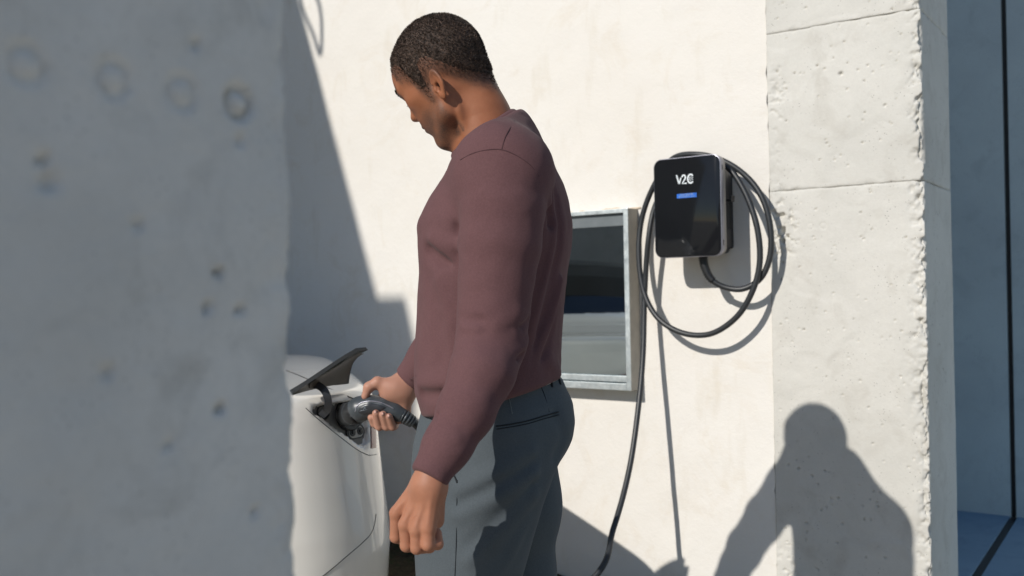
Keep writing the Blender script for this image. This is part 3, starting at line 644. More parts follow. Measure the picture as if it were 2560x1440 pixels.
def strap(name, pts, w, t, m):
    C_ = catmull([cl_(*q) for q in pts], 8); T = np.gradient(C_, axis=0); T /= np.linalg.norm(T, axis=1)[:, None]; view = w2c(C0)-C_.mean(0); view /= np.linalg.norm(view)
    Sd = np.cross(T, view); Sd /= np.linalg.norm(Sd, axis=1)[:, None]; Nn = np.cross(Sd, T); Vv = []; Fs = []
    for i in range(len(C_)):
        for a_, b_ in ((-1, -1), (1, -1), (1, 1), (-1, 1)): Vv.append(C_[i]+Sd[i]*a_*w/2+Nn[i]*b_*t/2)
    for i in range(len(C_)-1):
        for k in range(4): l = (k+1) % 4; Fs.append((i*4+k, i*4+l, i*4+4+l, i*4+4+k))
    Fs += [(0, 3, 2, 1), tuple(len(Vv)-4+k for k in range(4))]; me = pydata(name, Vv, Fs); smooth_by_angle(me, 50); return link(name, me, m, car, world=False)
strap('hinge_arm', [(776, 961, 2.17), (797, 965, 2.155), (812, 978, 2.145), (820, 1000, 2.145), (818, 1022, 2.155), (806, 1037, 2.175)], .0185, .012, M['plug_panel'])
a, g, up, rt = on_port(806, 1031), PN, PU, PR; lathe('hinge_cup', a, g, up, [(.020, -.004), (.020, .004), (.017, .005), (.014, .0), (.012, -.002)], M['black_plastic'], car, 20, 1.1)
# wheels
for wx in (.95, 3.82):
    for s in (-1, 1):
        c = np.array([wx, s*.77, .335]); ax = np.array([0, float(s), 0]); u_ = np.array([0, 0, 1.])
        ty = lathe('wheel', c, ax, u_, [(.20, -.11), (.31, -.11), (.333, -.08), (.335, .0), (.333, .08), (.31, .11), (.235, .115), (.23, .10)], M['tyre_rubber'], car, 36)
        lathe('rim', c, ax, u_, [(.22, .06), (.228, .095), (.22, .10), (.20, .085), (.08, .07), (.05, .085)], M['alloy'], car, 36)
# ------------------------------------------------------------------ the man (frame: across, away, up; metres; origin on the ground under him)
fh = np.array([-math.sin(YAW), math.cos(YAW), 0.])
_o = at(1240, 720, 1.92); MO = np.array([_o[0], _o[1], 0.])
def lp(x, y, d): q = at(x, y, d)-MO; return np.array([q@_r, q@fh, q[2]])
def smooth_tab(z, cols, n=160, s=9):
    zz = np.linspace(min(z), max(z), n); od = np.argsort(z); out = []
    for c in cols:
        t = np.interp(zz, np.array(z)[od], np.array(c)[od]); tp = np.r_[2*t[0]-t[s:0:-1], t, 2*t[-1]-t[-2:-s-2:-1]]
        kk = np.hanning(2*s+3)[1:-1]; kk /= kk.sum(); out.append(np.convolve(tp, kk, 'valid')[:n])
    return zz, out
TY = math.radians(17); tc, ts = math.cos(TY), math.sin(TY); TF = np.array([-tc, ts, 0]); TL = np.array([-ts, -tc, 0])
rows = [(300, 1180, 1310, .10), (340, 1200, 1338, .14), (370, 1184, 1362, .165), (400, 1166, 1382, .178), (450, 1122, 1406, .186), (500, 1082, 1421, .19), (560, 1052, 1431, .192), (620, 1053, 1429, .187), (680, 1057, 1417, .178), (760, 1051, 1409, .17), (850, 1046, 1401, .165), (920, 1042, 1400, .167), (970, 1044, 1399, .168), (1020, 1060, 1392, .165), (1060, 1070, 1390, .16)]
_t = []
for (y, xl, xr, b) in rows:
    l, r = lp(xl, y, 1.93), lp(xr, y, 1.93); hw = (r[0]-l[0])/2; A = math.sqrt(max(hw*hw-(b*ts)**2, .0009))/tc; _t.append(((l[2]+r[2])/2, (l[0]+r[0])/2, (l[1]+r[1])/2, A, b))
_t = np.array(_t); TZ, TC = smooth_tab(_t[:, 0], [_t[:, i] for i in (1, 2, 3, 4)], 220, 5)
def torso(p, off=0.0, n=2.25):
    z = p[..., 2]; c1, c2, A, B = [np.interp(z, TZ, c) for c in TC]
    A = A+off; B = B+off; d1 = p[..., 0]-c1; d2 = p[..., 1]-c2; u = np.abs(d1*TF[0]+d2*TF[1])/A; v = np.abs(d1*TL[0]+d2*TL[1])/B
    k = (u**n+v**n)**(1/n); return (k-1)*np.minimum(A, B)
# --- limbs: joints and sleeve radii
NA = [lp(1262, 432, 1.775), lp(1256, 520, 1.755), lp(1250, 610, 1.745), lp(1240, 700, 1.74), lp(1233, 780, 1.735), lp(1226, 860, 1.73), lp(1206, 930, 1.69), lp(1167, 1025, 1.66), lp(1118, 1115, 1.63), lp(1071, 1196, 1.605)]
NR = [.080, .0775, .0735, .0665, .064, .0625, .0575, .049, .0405, .0345]
FA = [lp(1236, 440, 2.09), lp(1200, 560, 2.15), lp(1160, 700, 2.22), lp(1115, 830, 2.275), lp(1075, 893, 2.285), lp(1022, 952, 2.295)]
FR = [.078, .07, .063, .058, .051, .0405]
NECK = [lp(1163, 235, 1.935), lp(1198, 300, 1.935), lp(1222, 368, 1.935)]
def shoulders(p, off=0.0):
    nb = lp(1245, 380, 1.935)
    d = con(p, nb, lp(1268, 430, 1.79), .072+off, .074+off); e = con(p, nb, lp(1240, 418, 2.08), .075+off, .074+off); return smin(d, e, .05)
def upper(p, off=0.0):
    top = p[..., 2]-(lp(1250, 285, 1.93)[2]+off); d = smax(torso(p, off), top, .04)
    return smin(d, shoulders(p, off), .06)
FOLDS = []   # (points, width, amount)
def fold(pts, w, a): FOLDS.append(([lp(*q) for q in pts], w, a))
# breast crease, armpit pulls, sleeve wrinkles, flank drags, hem blouse
fold([(1075, 628, 1.80), (1110, 650, 1.79), (1150, 664, 1.79)], .015, -.015); fold([(1085, 600, 1.79), (1120, 612, 1.78), (1150, 612, 1.77)], .018, .009)
fold([(1100, 560, 1.80), (1130, 590, 1.78), (1150, 630, 1.77)], .012, -.006)
fold([(1128, 470, 1.80), (1142, 520, 1.78), (1150, 580, 1.76)], .012, -.007)
fold([(1352, 430, 1.80), (1372, 500, 1.80), (1376, 560, 1.81)], .011, -.014); fold([(1335, 425, 1.77), (1350, 470, 1.77), (1372, 505, 1.78)], .009, .009)
fold([(1395, 470, 1.84), (1398, 600, 1.84), (1380, 720, 1.83), (1340, 830, 1.82), (1315, 900, 1.81)], .012, -.010); fold([(1382, 560, 1.82), (1372, 660, 1.81), (1345, 760, 1.80), (1322, 830, 1.80)], .009, .009)
fold([(1408, 700, 1.86), (1380, 800, 1.84), (1335, 880, 1.82)], .010, .009); fold([(1402, 780, 1.86), (1372, 860, 1.84), (1325, 920, 1.82)], .010, -.009)
fold([(1378, 905, 1.85), (1398, 925, 1.88), (1400, 945, 1.9)], .02, .006)
fold([(1060, 985, 1.82), (1100, 985, 1.79), (1160, 978, 1.78)], .013, -.011); fold([(1050, 960, 1.83), (1100, 962, 1.79), (1150, 955, 1.78)], .020, .006)
fold([(1140, 790, 1.69), (1165, 798, 1.675), (1200, 800, 1.665)], .007, -.009); fold([(1138, 812, 1.69), (1165, 818, 1.675), (1190, 822, 1.67)], .010, .004)
fold([(1122, 880, 1.69), (1150, 885, 1.67), (1180, 884, 1.665)], .009, -.003)
fold([(1310, 850, 1.72), (1302, 872, 1.70), (1275, 880, 1.685)], .009, .010); fold([(1305, 885, 1.70), (1285, 895, 1.69), (1258, 908, 1.675)], .008, -.010)
fold([(1322, 800, 1.72), (1300, 815, 1.70), (1270, 818, 1.685)], .008, -.007); fold([(1290, 780, 1.69), (1270, 800, 1.68), (1240, 810, 1.67)], .012, .003)
fold([(1068, 1116, 1.61), (1100, 1125, 1.60), (1138, 1118, 1.60)], .006, -.008); fold([(1082, 1078, 1.62), (1115, 1085, 1.61), (1152, 1074, 1.61)], .006, -.008)
fold([(1075, 1097, 1.61), (1105, 1105, 1.60), (1142, 1098, 1.60)], .008, .005); fold([(1100, 1040, 1.63), (1130, 1048, 1.62), (1168, 1040, 1.62)], .007, -.006)
fold([(1070, 700, 1.80), (1090, 800, 1.79), (1110, 900, 1.79)], .018, -.004); fold([(1095, 700, 1.79), (1120, 800, 1.78), (1125, 900, 1.78)], .016, .003)
def foldsum(p): return sum(am*bump(segd(p, pts), w) for pts, w, am in FOLDS)
def plane(p, a, n): n = np.asarray(n, float); return (p-a)@(n/np.linalg.norm(n))
_h0, _h1, _h2 = lp(1398, 946, 1.93), lp(1066, 1036, 1.93), lp(1262, 1000, 1.79)
HEMN = np.cross(_h1-_h0, _h2-_h0); HEMN = HEMN*(-1 if HEMN[2] > 0 else 1)
COLP = lp(1213, 334, 1.93); COLN = np.array([-.575, -.10, .817])
def sweater(p):
    fs = foldsum(p)-.0014*vnoise(p*np.array([1, 1, .55]), 26, 3)-.0007*vnoise(p, 55, 8)
    core = smax(smax(upper(p)-fs, plane(p, _h0, HEMN), .012), plane(p, COLP, COLN), .008)
    a = smax(chain(p, NA, NR, .02)-fs, plane(p, NA[-1], NA[-1]-NA[-2]), .006); b = smax(chain(p, FA, FR, .02), plane(p, FA[-1], FA[-1]-FA[-2]), .006)
    zk = p[..., 2]; ka = .006+.05*sstep(lp(1250, 560, 1.8)[2], lp(1250, 430, 1.8)[2], zk)
    return smin(smin(core, b, .05), a, ka)
# --- trousers
hr = [(900, 1075, 1390, 0.143), (940, 1078, 1396, 0.145), (975, 1074, 1408, 0.148), (1010, 1066, 1424, 0.153), (1060, 1053, 1430, 0.158), (1100, 1043, 1424, 0.158), (1150, 1036, 1408, 0.154), (1200, 1034, 1385, 0.143), (1260, 1050, 1360, 0.128)]
GY = math.radians(36); gc, gs = math.cos(GY), math.sin(GY); GF = np.array([-gc, gs, 0]); GL = np.array([-gs, -gc, 0])
_t = []
for (y, xl, xr, b) in hr:
    l, r = lp(xl, y, 1.945), lp(xr, y, 1.945); hw = (r[0]-l[0])/2*.975; A = math.sqrt(max(hw*hw-(b*gs)**2, .0009))/gc; _t.append(((l[2]+r[2])/2, (l[0]+r[0])/2, (l[1]+r[1])/2, A, b))
_t = np.array(_t); HZ, HC = smooth_tab(_t[:, 0], [_t[:, i] for i in (1, 2, 3, 4)], 120, 5)
def gencyl(p, Zt, Ct, off, n):
    z = p[..., 2]; c1, c2, A, B = [np.interp(z, Zt, c) for c in Ct]; A = A+off; B = B+off
    d1 = p[..., 0]-c1; d2 = p[..., 1]-c2; u = np.abs(d1*GF[0]+d2*GF[1])/A; v = np.abs(d1*GL[0]+d2*GL[1])/B
    return ((u**n+v**n)**(1/n)-1)*np.minimum(A, B)
def hips(p, off=0.0, n=2.5):
    d = gencyl(p, HZ, HC, off, n); zt = lp(1240, 940, 1.93)[2]; zb = lp(1240, 1215, 1.93)[2]
    return smax(smax(d, p[..., 2]-zt, .02), zb-p[..., 2], .10)
lr = [(1100, 1048, 1400, .115), (1150, 1040, 1388, .115), (1200, 1034, 1372, .114), (1250, 1032, 1354, .111), (1350, 1037, 1326, .102), (1440, 1043, 1302, .095), (1560, 1046, 1272, .086), (1720, 1040, 1235, .078), (1900, 1055, 1240, .076)]
_t = []
for (y, xl, xr, b) in lr:
    l, r = lp(xl, y, 1.905), lp(xr, y, 1.905); hw = (r[0]-l[0])/2*.98; A = math.sqrt(max(hw*hw-(b*gs)**2, .0009))/gc; _t.append(((l[2]+r[2])/2, (l[0]+r[0])/2, (l[1]+r[1])/2, A, b))
_t = np.array(_t); LZ, LC = smooth_tab(_t[:, 0], [_t[:, i] for i in (1, 2, 3, 4)], 160, 5)
def thigh(p): return smax(smax(gencyl(p, LZ, LC, 0, 2.4), p[..., 2]-lp(1240, 1120, 1.9)[2], .10), lp(1240, 1860, 1.9)[2]-p[..., 2], .05)
_k1 = lp(1172, 1440, 1.905); _k2 = lp(1280, 1440, 2.08)
NLEG = [lp(1214, 1120, 1.91), lp(1190, 1250, 1.90), _k1, np.array([_k1[0]-.025, _k1[1], .50]), np.array([_k1[0]-.005, _k1[1]-.005, .09])]; NLR = [.118, .116, .078, .076, .068]
FLEG = [lp(1262, 1130, 2.05), lp(1278, 1260, 2.06), _k2, np.array([_k2[0]+.0, _k2[1], .50]), np.array([_k2[0]+.04, _k2[1], .09])]; FLR = [.115, .102, .088, .080, .068]
PF = []
def pfold(pts, w, a): PF.append(([lp(*q) for q in pts], w, a))
pfold([(1150, 1225, 1.790), (1230, 1190, 1.770), (1330, 1130, 1.800)], .016, .005); pfold([(1140, 1290, 1.790), (1230, 1250, 1.770), (1340, 1180, 1.800)], .015, .005); pfold([(1150, 1260, 1.790), (1230, 1220, 1.770), (1335, 1155, 1.800)], .012, -.004)
pfold([(1170, 1400, 1.795), (1240, 1340, 1.790), (1330, 1240, 1.820)], .013, .006); pfold([(1180, 1360, 1.790), (1240, 1300, 1.780), (1320, 1210, 1.810)], .013, -.004); pfold([(1240, 1440, 1.805), (1285, 1370, 1.810), (1310, 1300, 1.830)], .012, .005)
pfold([(1395, 1040, 1.86), (1410, 1090, 1.88), (1395, 1140, 1.86)], .014, -.005); pfold([(1330, 1440, 1.96), (1340, 1340, 1.95), (1352, 1240, 1.95)], .007, .006); pfold([(1060, 1440, 1.820), (1052, 1300, 1.830), (1048, 1180, 1.80)], .006, .006)
def trousers(p):
    a = smin(chain(p, NLEG[2:], NLR[2:], .05), thigh(p), .03); b = chain(p, FLEG, FLR, .05); d = smin(smin(hips(p), a, .04), b, .02)
    for pts, w, am in PF: d = d-1.0*am*bump(segd(p, pts), w*1.2)
    d = d+.0016*vnoise(p*np.array([1, 1, .5]), 20, 13); return smax(d, .06-p[..., 2], .01)
def shoe(p):
    d = None
    for leg in (NLEG, FLEG):
        a = leg[-1].copy(); a[2] = .07; e = con(p, a, a+np.array([.0, 0, -.02]), .048, .050); t = a+np.array([-.165, .045, -.035]); e = smin(e, con(p, a+np.array([.03, -.01, -.025]), t, .043, .036), .05)
        e = smax(e, .004-p[..., 2], .01); d = e if d is None else np.minimum(d, e)
    return d
# --- head
HP = math.radians(32); HYW = math.radians(34)
cp, sp, cy, sy = math.cos(HP), math.sin(HP), math.cos(HYW), math.sin(HYW)
HF = np.array([-cp*cy, cp*sy, -sp]); HU = np.array([-sp*cy, sp*sy, cp]); HL = np.cross(HU, HF)
HRO = math.radians(11); HL, HU = HL*math.cos(HRO)-HU*math.sin(HRO), HU*math.cos(HRO)+HL*math.sin(HRO)
HO = lp(1115.7, 202.2, 1.935); HS = 1.03
def hl(p): q = (p-HO)/HS; return np.stack([q@HF, q@HL, q@HU], -1)
def hw(v): return HO+(v[0]*HF+v[1]*HL+v[2]*HU)*HS
def skull(q):
    m = q.copy(); m[..., 2] = np.where(q[..., 2] < 0, q[..., 2]/.93, q[..., 2]); m[..., 1] = np.abs(m[..., 1])
    d = ell(m, (-.008, 0, .037), (.097, .078, .092)); d = smin(d, ell(m, (.036, 0, .036), (.056, .062, .060)), .03)
    d = smin(d, ell(m, (.034, 0, -.034), (.058, .061, .080)), .03)
    d = smin(d, ell(m, (.058, 0, -.054), (.033, .036, .038)), .022)
    d = smin(d, con(m, (.000, .056, -.040), (.014, .054, -.076), .017, .016), .025); d = smin(d, con(m, (.012, .054, -.074), (.066, .022, -.104), .016, .017), .022)
    d = smin(d, ell(m, (.071, 0, -.101), (.020, .024, .018)), .018)
    mf = m-np.array([-.004, 0, .020])
    d = smin(d, ell(mf, (.051, .044, -.024), (.023, .020, .017)), .022)
    d = smin(d, con(mf, (.085, .010, .013), (.070, .046, .014), .011, .010), .014)
    d = smax(d, -ell(mf, (.102, .034, -.006), (.024, .020, .014)), .014)
    d = smin(d, sph(mf, (.069, .032, -.006), .0135), .003)
    n = con(mf, (.089, 0, .002), (.106, 0, -.028), .0075, .0100); n = smin(n, ell(mf, (.106, 0, -.032), (.011, .011, .009)), .006); n = smin(n, ell(mf, (.097, .0125, -.036), (.011, .008, .008)), .006)
    n = smin(n, con(mf, (.085, .004, -.012), (.096, .008, -.034), .010, .012), .01); d = smin(d, n, .008)
    mm = m-np.array([-.008, 0, .012])
    d = smin(d, ell(mm, (.0985, 0, -.0585), (.0095, .022, .0058)), .005); d = smin(d, ell(mm, (.0960, 0, -.0700), (.0100, .020, .0066)), .006)
    d = d+.0035*bump(np.abs(mm[..., 2]+.0642), .0022)*sstep(.085, .095, m[..., 0])*(m[..., 1] < .026)
    return d
EA = math.radians(12); EC = np.array([-.016, .077, -.024])
def ear(q):
    ES = .84; m = (q-EC*np.where(q[..., 1:2] < 0, np.array([1, -1, 1]), 1))/ES+EC*np.where(q[..., 1:2] < 0, np.array([1, -1, 1]), 1); m = m.copy(); m[..., 1] = np.abs(m[..., 1]); r = m-EC
    fl = math.radians(24); a = r[..., 0]*math.cos(fl)-r[..., 1]*math.sin(fl); o = r[..., 0]*math.sin(fl)+r[..., 1]*math.cos(fl)   # flare out to the back
    a = -a; u = r[..., 2]; a2 = a*math.cos(EA)-u*math.sin(EA); u2 = a*math.sin(EA)+u*math.cos(EA); a = a2-.006; u = u2; o = o
    wdt = .019-.006*sstep(.0, -.03, u)
    k = np.sqrt((a/wdt)**2+(u/.033)**2); sh = np.maximum((k-1)*wdt*.9, np.abs(o-.002)-.0028)
    rim = np.sqrt(((k-.90)*wdt)**2+(o-.004)**2)-.0034; rim = np.where((a < -.010) & (u < .005), rim+.004, rim)
    ah = np.sqrt(((np.hypot((a+.002)/.0105, (u+.001)/.020)-1)*.0105)**2+(o-.003)**2)-.0027; ah = np.where(a < -.002, ah+.003, ah)
    lobe = np.sqrt((a+.004)**2+(u+.027)**2+(o-.002)**2)-.0068; tr = np.sqrt((a+.014)**2+(u+.008)**2+(o-.002)**2)-.0055
    d = smin(smin(smin(sh, rim, .003), ah, .003), lobe, .006); d = smin(d, tr, .004)
    con_ = ((a+.005)/.0085)**2+((u+.006)/.012)**2+((o-.006)/.0085)**2; d = smax(d, -(np.sqrt(con_)-1)*.008, .002)
    return d*ES
def neck(p): return smin(chain(p, NECK, [.056, .0555, .072], .03), con(p, lp(1222, 345, 1.945), lp(1176, 205, 1.935), .058, .042), .03)
def headneck(p):
    q = hl(p); d = smin(skull(q)*HS, neck(p), .032)
    # front edge of the neck muscle
    d = d-.0035*bump(con(p, hw((-.035, .066, -.045)), lp(1165, 345, 1.885), 0, 0), .010)+.002*bump(con(p, hw((-.015, .062, -.07)), lp(1150, 338, 1.895), 0, 0), .008)
    e = ear(q)*HS; return smin(d, e, .006)
def hairline(q):
    x = q[..., 0]; z = np.interp(x, [-.12, -.098, -.082, -.062, -.046, -.036, -.028, -.016, -.004, .004, .010, .017, .024, .032, .044, .054, .062, .070, .082, .10], [-.100, -.098, -.088, -.060, -.032, -.014, -.002, .004, -.002, -.030, -.046, -.044, -.014, .020, .036, .040, .060, .082, .100, .106])
    return z
def hair(p):
    q = hl(p); e = q[..., 2]-hairline(q)+.004*vnoise(p, 190, 2); t = -.003+.0056*sstep(.010, .060, e)+.0006*vnoise(p, 210, 6)
    d = smin(skull(q)*HS, neck(p), .032); return np.maximum(d-t, -(e+.02))
# --- hands
def nail(p, c, n, u, w=.0052, l=.0065):
    return None
RW = lp(1016, 957, 2.125)
CLOC = np.array([(C0-MO)@_r, (C0-MO)@fh, EYE]); KH = 1.08
def hand_r(p): return hand_r0((p-CLOC)/KH+CLOC)*KH
def hand_r0(p):
    D = 2.10; P = lambda x, y, d: lp(x, y, D+d)
    w0 = P(1042, 932, .03)
    d = con(p, w0, P(1004, 968, .02), .030, .029)
    # palm seen on its inner face: heel, thenar, ball, far edge
    pm = con(p, P(1004, 972, .020), P(968, 1000, .026), .030, .024); pm = smin(pm, con(p, P(1012, 985, .012), P(1004, 1035, .018), .021, .018), .02); pm = smin(pm, ell(p, P(978, 976, .000), (.027, .020, .024)), .018)
    pm = smin(pm, con(p, P(1002, 1035, .02), P(950, 1045, .034), .018, .014), .016)
    d = smin(d, pm, .02)
    th = chain(p, [P(985, 968, .002), P(944, 956, -.004), P(922, 968, -.006), P(913, 990, -.006)], [.017, .0125, .0112, .0085], .006); d = smin(d, th, .012)
    for (x, y, a, b) in ((928, 1045, .0088, 3), (940, 1034, .0086, 0), (958, 1037, .0086, 0), (973, 1042, .0075, 0)):
        if b: f = chain(p, [P(x+22, 1030, .040), P(x+14, 1062, .024), P(x+8, 1058, -.004), P(x+1, 1044, -.012)], [.0105, .0098, .0092, a], .003)
        else: f = chain(p, [P(x+16, 1020, .042), P(x+12, 1064, .022), P(x+8, 1066, -.010), P(x, y, -.026)], [.0105, .0100, .0094, a], .003)
        d = smin(d, f, .004)
    return d
def hand_l(p):
    P = lambda x, y, d: lp(x, y, 1.605+d)
    w0 = NA[-1]+(NA[-2]-NA[-1])*.25
    d = con(p, w0, P(1070, 1212, .004), .0285, .029)
    mc = [(992, 1283, .034), (1014, 1312, .012), (1042, 1325, -.004), (1072, 1320, -.010)]; ws = [(1052, 1208, .022), (1062, 1212, .008), (1074, 1214, -.002), (1084, 1216, -.008)]
    b = None
    for (m, w_) in zip(mc, ws):
        e = con(p, P(*w_), P(*m), .0155, .0125); b = e if b is None else smin(b, e, .007)
    b = smin(b, con(p, P(1090, 1225, .012), P(1088, 1300, .022), .017, .016), .02); b = smin(b, con(p, P(1060, 1240, .03), P(1060, 1310, .035), .018, .018), .02)
    d = smin(d, b, .02)
    for m, w_ in zip(mc, ws): d = d-.0013*bump(con(p, P(w_[0]-4, w_[1]+14, w_[2]-.016), P(m[0]-3, m[1]-10, m[2]-.013), 0, 0), .0038)
    d = d-.0009*bump(segd(p, [P(1066, 1232, -.016), P(1048, 1256, -.012), P(1040, 1284, -.016), P(1026, 1300, -.006)]), .0022)
    for m in mc: d = d-.0022*bump(np.linalg.norm(p-P(m[0]-2, m[1]-2, m[2]-.010), axis=-1), .010)
    fg = [((992, 1283, .034), (990, 1342, .038), (1020, 1352, .055), (1030, 1330, .058)), ((1014, 1312, .012), (1016, 1364, .014), (1048, 1368, .034), (1056, 1342, .040)), ((1042, 1325, -.004), (1042, 1370, -.002), (1074, 1368, .016), (1080, 1342, .024)), ((1072, 1320, -.010), (1070, 1362, -.012), (1094, 1360, .000), (1092, 1334, .008))]
    for f in fg: d = smin(d, chain(p, [P(*q) for q in f], [.0122, .0108, .0098, .0088], .003), .0045)
    th = chain(p, [P(1040, 1235, .045), P(1040, 1290, .062), P(1062, 1335, .066)], [.016, .012, .010], .006); d = smin(d, th, .012)
    return d
def bodycore(p):
    d = smin(smax(upper(p, -.03), .95-p[..., 2], .02), chain(p, NA, [r*.6 for r in NR], .02), .03); d = smin(d, chain(p, FA, [r*.6 for r in FR], .02), .03)
    d = smin(d, smin(hips(p, -.03), smin(chain(p, NLEG, [r*.3 for r in NLR], .04), chain(p, FLEG, [r*.35 for r in FLR], .04), .03), .04), .05)
    return d
# ------------------------------------------------------------------ the plug on the cable's end (frame of the man)
PD_ = 2.10; KP = KH
def pl_(x, y, d=0.0): return lp(x, y, PD_+d)
PCH = [pl_(884, 1032, .030), pl_(902, 1022, .012), pl_(928, 1015, .004), pl_(956, 1017, .0), pl_(984, 1027, .0), pl_(1004, 1038, .0)]; PCR = [.0275, .0262, .0225, .0198, .0178, .0168]
def plug_sd(p): q = (p-CLOC)/KP+CLOC; return smax(chain(q, PCH, PCR, .012), plane(q, pl_(1007, 1039.5, 0), PCH[-1]-PCH[-2]), .003)*KP
def to_world(V): return MO+V[:, 0:1]*_r+V[:, 1:2]*fh+V[:, 2:3]*np.array([0, 0, 1.])
V, Q = sd_mesh(plug_sd, (-.48, .15, .82), (-.05, .55, 1.15), .0023); hd = link('plug_handle', npmesh('plug_handle', to_world(V), Q), M['plug_plastic'], cab, True)
# collar into the socket
def ptube(name, pts, r, m, parent=cab, n=6, seg=16): return link(name, tube_mesh(name, to_world(catmull(pts, n)), r, seg), m, parent, True)
s1 = c2w(car_hit(868, 1036))
ptube('plug_nose', [lp(893, 1029, 2.118*KP), lp(884, 1032, 2.132*KP), np.array([(s1-MO)@_r, (s1-MO)@fh, s1[2]])], .0300, M['black_plastic'], cab, 8, 24)
def hitp(x, y, off=0.0):
    d = 2.0
    for _ in range(80):
        e = float(plug_sd(lp(x, y, d)[None])[0])-off
        if abs(e) < .0002 or d > 2.7: break
        d += e*.7
    return lp(x, y, d)
# raised rim and dark side panel, printed mark
ptube('grip_rim', [hitp(x, y) for x, y in ((888, 1030), (892, 1016), (903, 1007), (922, 1003), (946, 1005), (970, 1014), (984, 1022))], .0016, M['silver'], hd, 6, 6)
def ppatch(name, poly, off, m, parent, rings=5, per=6):
    pts = np.array([np.array(poly[i])+(np.array(poly[(i+1) % len(poly)])-np.array(poly[i]))*k/per for i in range(len(poly)) for k in range(per)], float); c = pts.mean(0); n = len(pts); Vv = [hitp(*c, off)]
    for k in range(1, rings+1):
        for q in c+(pts-c)*k/rings: Vv.append(hitp(*q, off if k < rings else -.002))
    Fs = [(0, 1+(i+1) % n, 1+i) for i in range(n)]+[(1+k*n+i, 1+k*n+(i+1) % n, 1+(k+1)*n+(i+1) % n, 1+(k+1)*n+i) for k in range(rings-1) for i in range(n)]
    me = pydata(name, to_world(np.array(Vv)), Fs); bm = bmesh.new(); bm.from_mesh(me); bmesh.ops.recalc_face_normals(bm, faces=bm.faces[:]); bm.to_mesh(me); bm.free(); return link(name, me, m, parent, True)
ppatch('grip_panel', [(891, 1032), (895, 1018), (908, 1009), (930, 1006), (956, 1011), (972, 1019), (955, 1028), (930, 1034), (905, 1040)], .0012, M['plug_panel'], hd)
for ln in ([(902, 1016), (908, 1013), (911, 1019), (907, 1026), (902, 1026)], [(911, 1019), (915, 1017)], [(911, 1020), (915, 1022)], [(899, 1028), (918, 1024)]):
    ptube('printed_mark', [hitp(x, y, .0016) for x, y in ln], .0006, M['grey_print'], hd, 4, 5)
# ribbed boot
bt = catmull([lp(1000, 1036, 2.1*KP), lp(1016, 1045, 2.102*KP), lp(1032, 1055, 2.11*KP)], 14); k_ = np.arange(len(bt)); ptube_r = np.where((k_ % 5) < 3, .0190, .0152)*np.linspace(1.0, .80, len(bt))
link('cable_boot', tube_mesh('cable_boot', to_world(bt), ptube_r, 20), M['plug_plastic'], cab, True)
# ------------------------------------------------------------------ the man: materials and meshes
def skin_mat():
    m = mat('skin', (.30, .145, .085), .52, spec=.35); n = NT(m); b = n.b
    base = n.ramp(n.noise(38, 5, .6), [(.3, (.31, .118, .056)), (.7, (.375, .150, .076))])
    base = n.mix(n.ramp(n.noise(9, 3), [(.4, 0.0), (.7, .35)]), base, (.29, .10, .046))
    base = n.mix(n.attr('palm'), base, (.50, .27, .20))
    base = n.mix(n.math('MULTIPLY', n.attr('beard'), n.ramp(n.noise(430, 3, .7), [(.30, .50), (.60, .95)])), base, (.050, .037, .031))
    base = n.mix(n.attr('lip'), base, (.20, .085, .065)); base = n.mix(n.attr('brow'), base, (.018, .013, .011))
    n.color(base); b.inputs['Subsurface Weight'].default_value = .12; b.inputs['Subsurface Radius'].default_value = (.012, .005, .003); b.inputs['Subsurface Scale'].default_value = .4
    p = n.bump(n.noise(420, 3, .6), .16, .0007); n.bump(n.noise(60, 3, .6), .12, .0012, p); M['skin'] = m
skin_mat()
def fabric(name, c1, c2, wale, rough=.9, sheen=.06, bs=.25):
    m = mat(name, c1, rough, spec=.04); n = NT(m); n.b.inputs['Sheen Weight'].default_value = sheen; n.b.inputs['Sheen Roughness'].default_value = .5
    a = n.ramp(n.noise(5, 3), [(.3, c1), (.7, c2)]); a = n.mix(n.ramp(n.noise(wale, 2, .7), [(.3, .0), (.75, .45)]), a, tuple(x*.72 for x in c1)); a = n.mix(n.ramp(n.noise(wale*.35, 3, .8), [(.38, .0), (.66, .22)]), a, tuple(x*1.5 for x in c2)); n.color(a)
    p = n.bump(n.noise(wale, 2, .6), bs, .0008); n.bump(n.noise(70, 3, .5), .15, .0015, p); M[name] = m
fabric('sweater_knit', (.122, .063, .066), (.142, .075, .078), 800)
fabric('collar_knit', (.116, .060, .064), (.134, .070, .074), 700)
fabric('trouser_wool', (.078, .093, .105), (.096, .112, .124), 900, .85, .05)
fabric('pocket_lining', (.03, .033, .037), (.04, .043, .046), 800)
fabric('shirt_cotton', (.62, .58, .52), (.7, .66, .6), 700)
noisy('shoe_leather', (.03, .022, .018), (.02, .015, .012), .45, 20)
def hair_mat():
    m = mat('cropped_hair', (.03, .022, .018), .65, spec=.35); n = NT(m)
    c = n.ramp(n.noise(210, 4, .8), [(.36, (.016, .011, .009)), (.52, (.055, .036, .027)), (.68, (.16, .10, .072))])
    c = n.mix(n.math('MULTIPLY', n.attr('thin'), n.ramp(n.noise(380, 3, .7), [(.42, 0.0), (.6, 1.0)])), c, (.24, .115, .070)); n.color(c)
    n.bump(n.noise(300, 3, .7), .8, .003); M['hair'] = m
hair_mat()
man = empty('person', tuple(MO), YAW); tag(man, 'man in a plum sweater and grey trousers plugging in the charging cable', 'person')
def fattr(me, name, v): a = me.attributes.new(name, 'FLOAT', 'POINT'); a.data.foreach_set('value', np.asarray(v, np.float32))
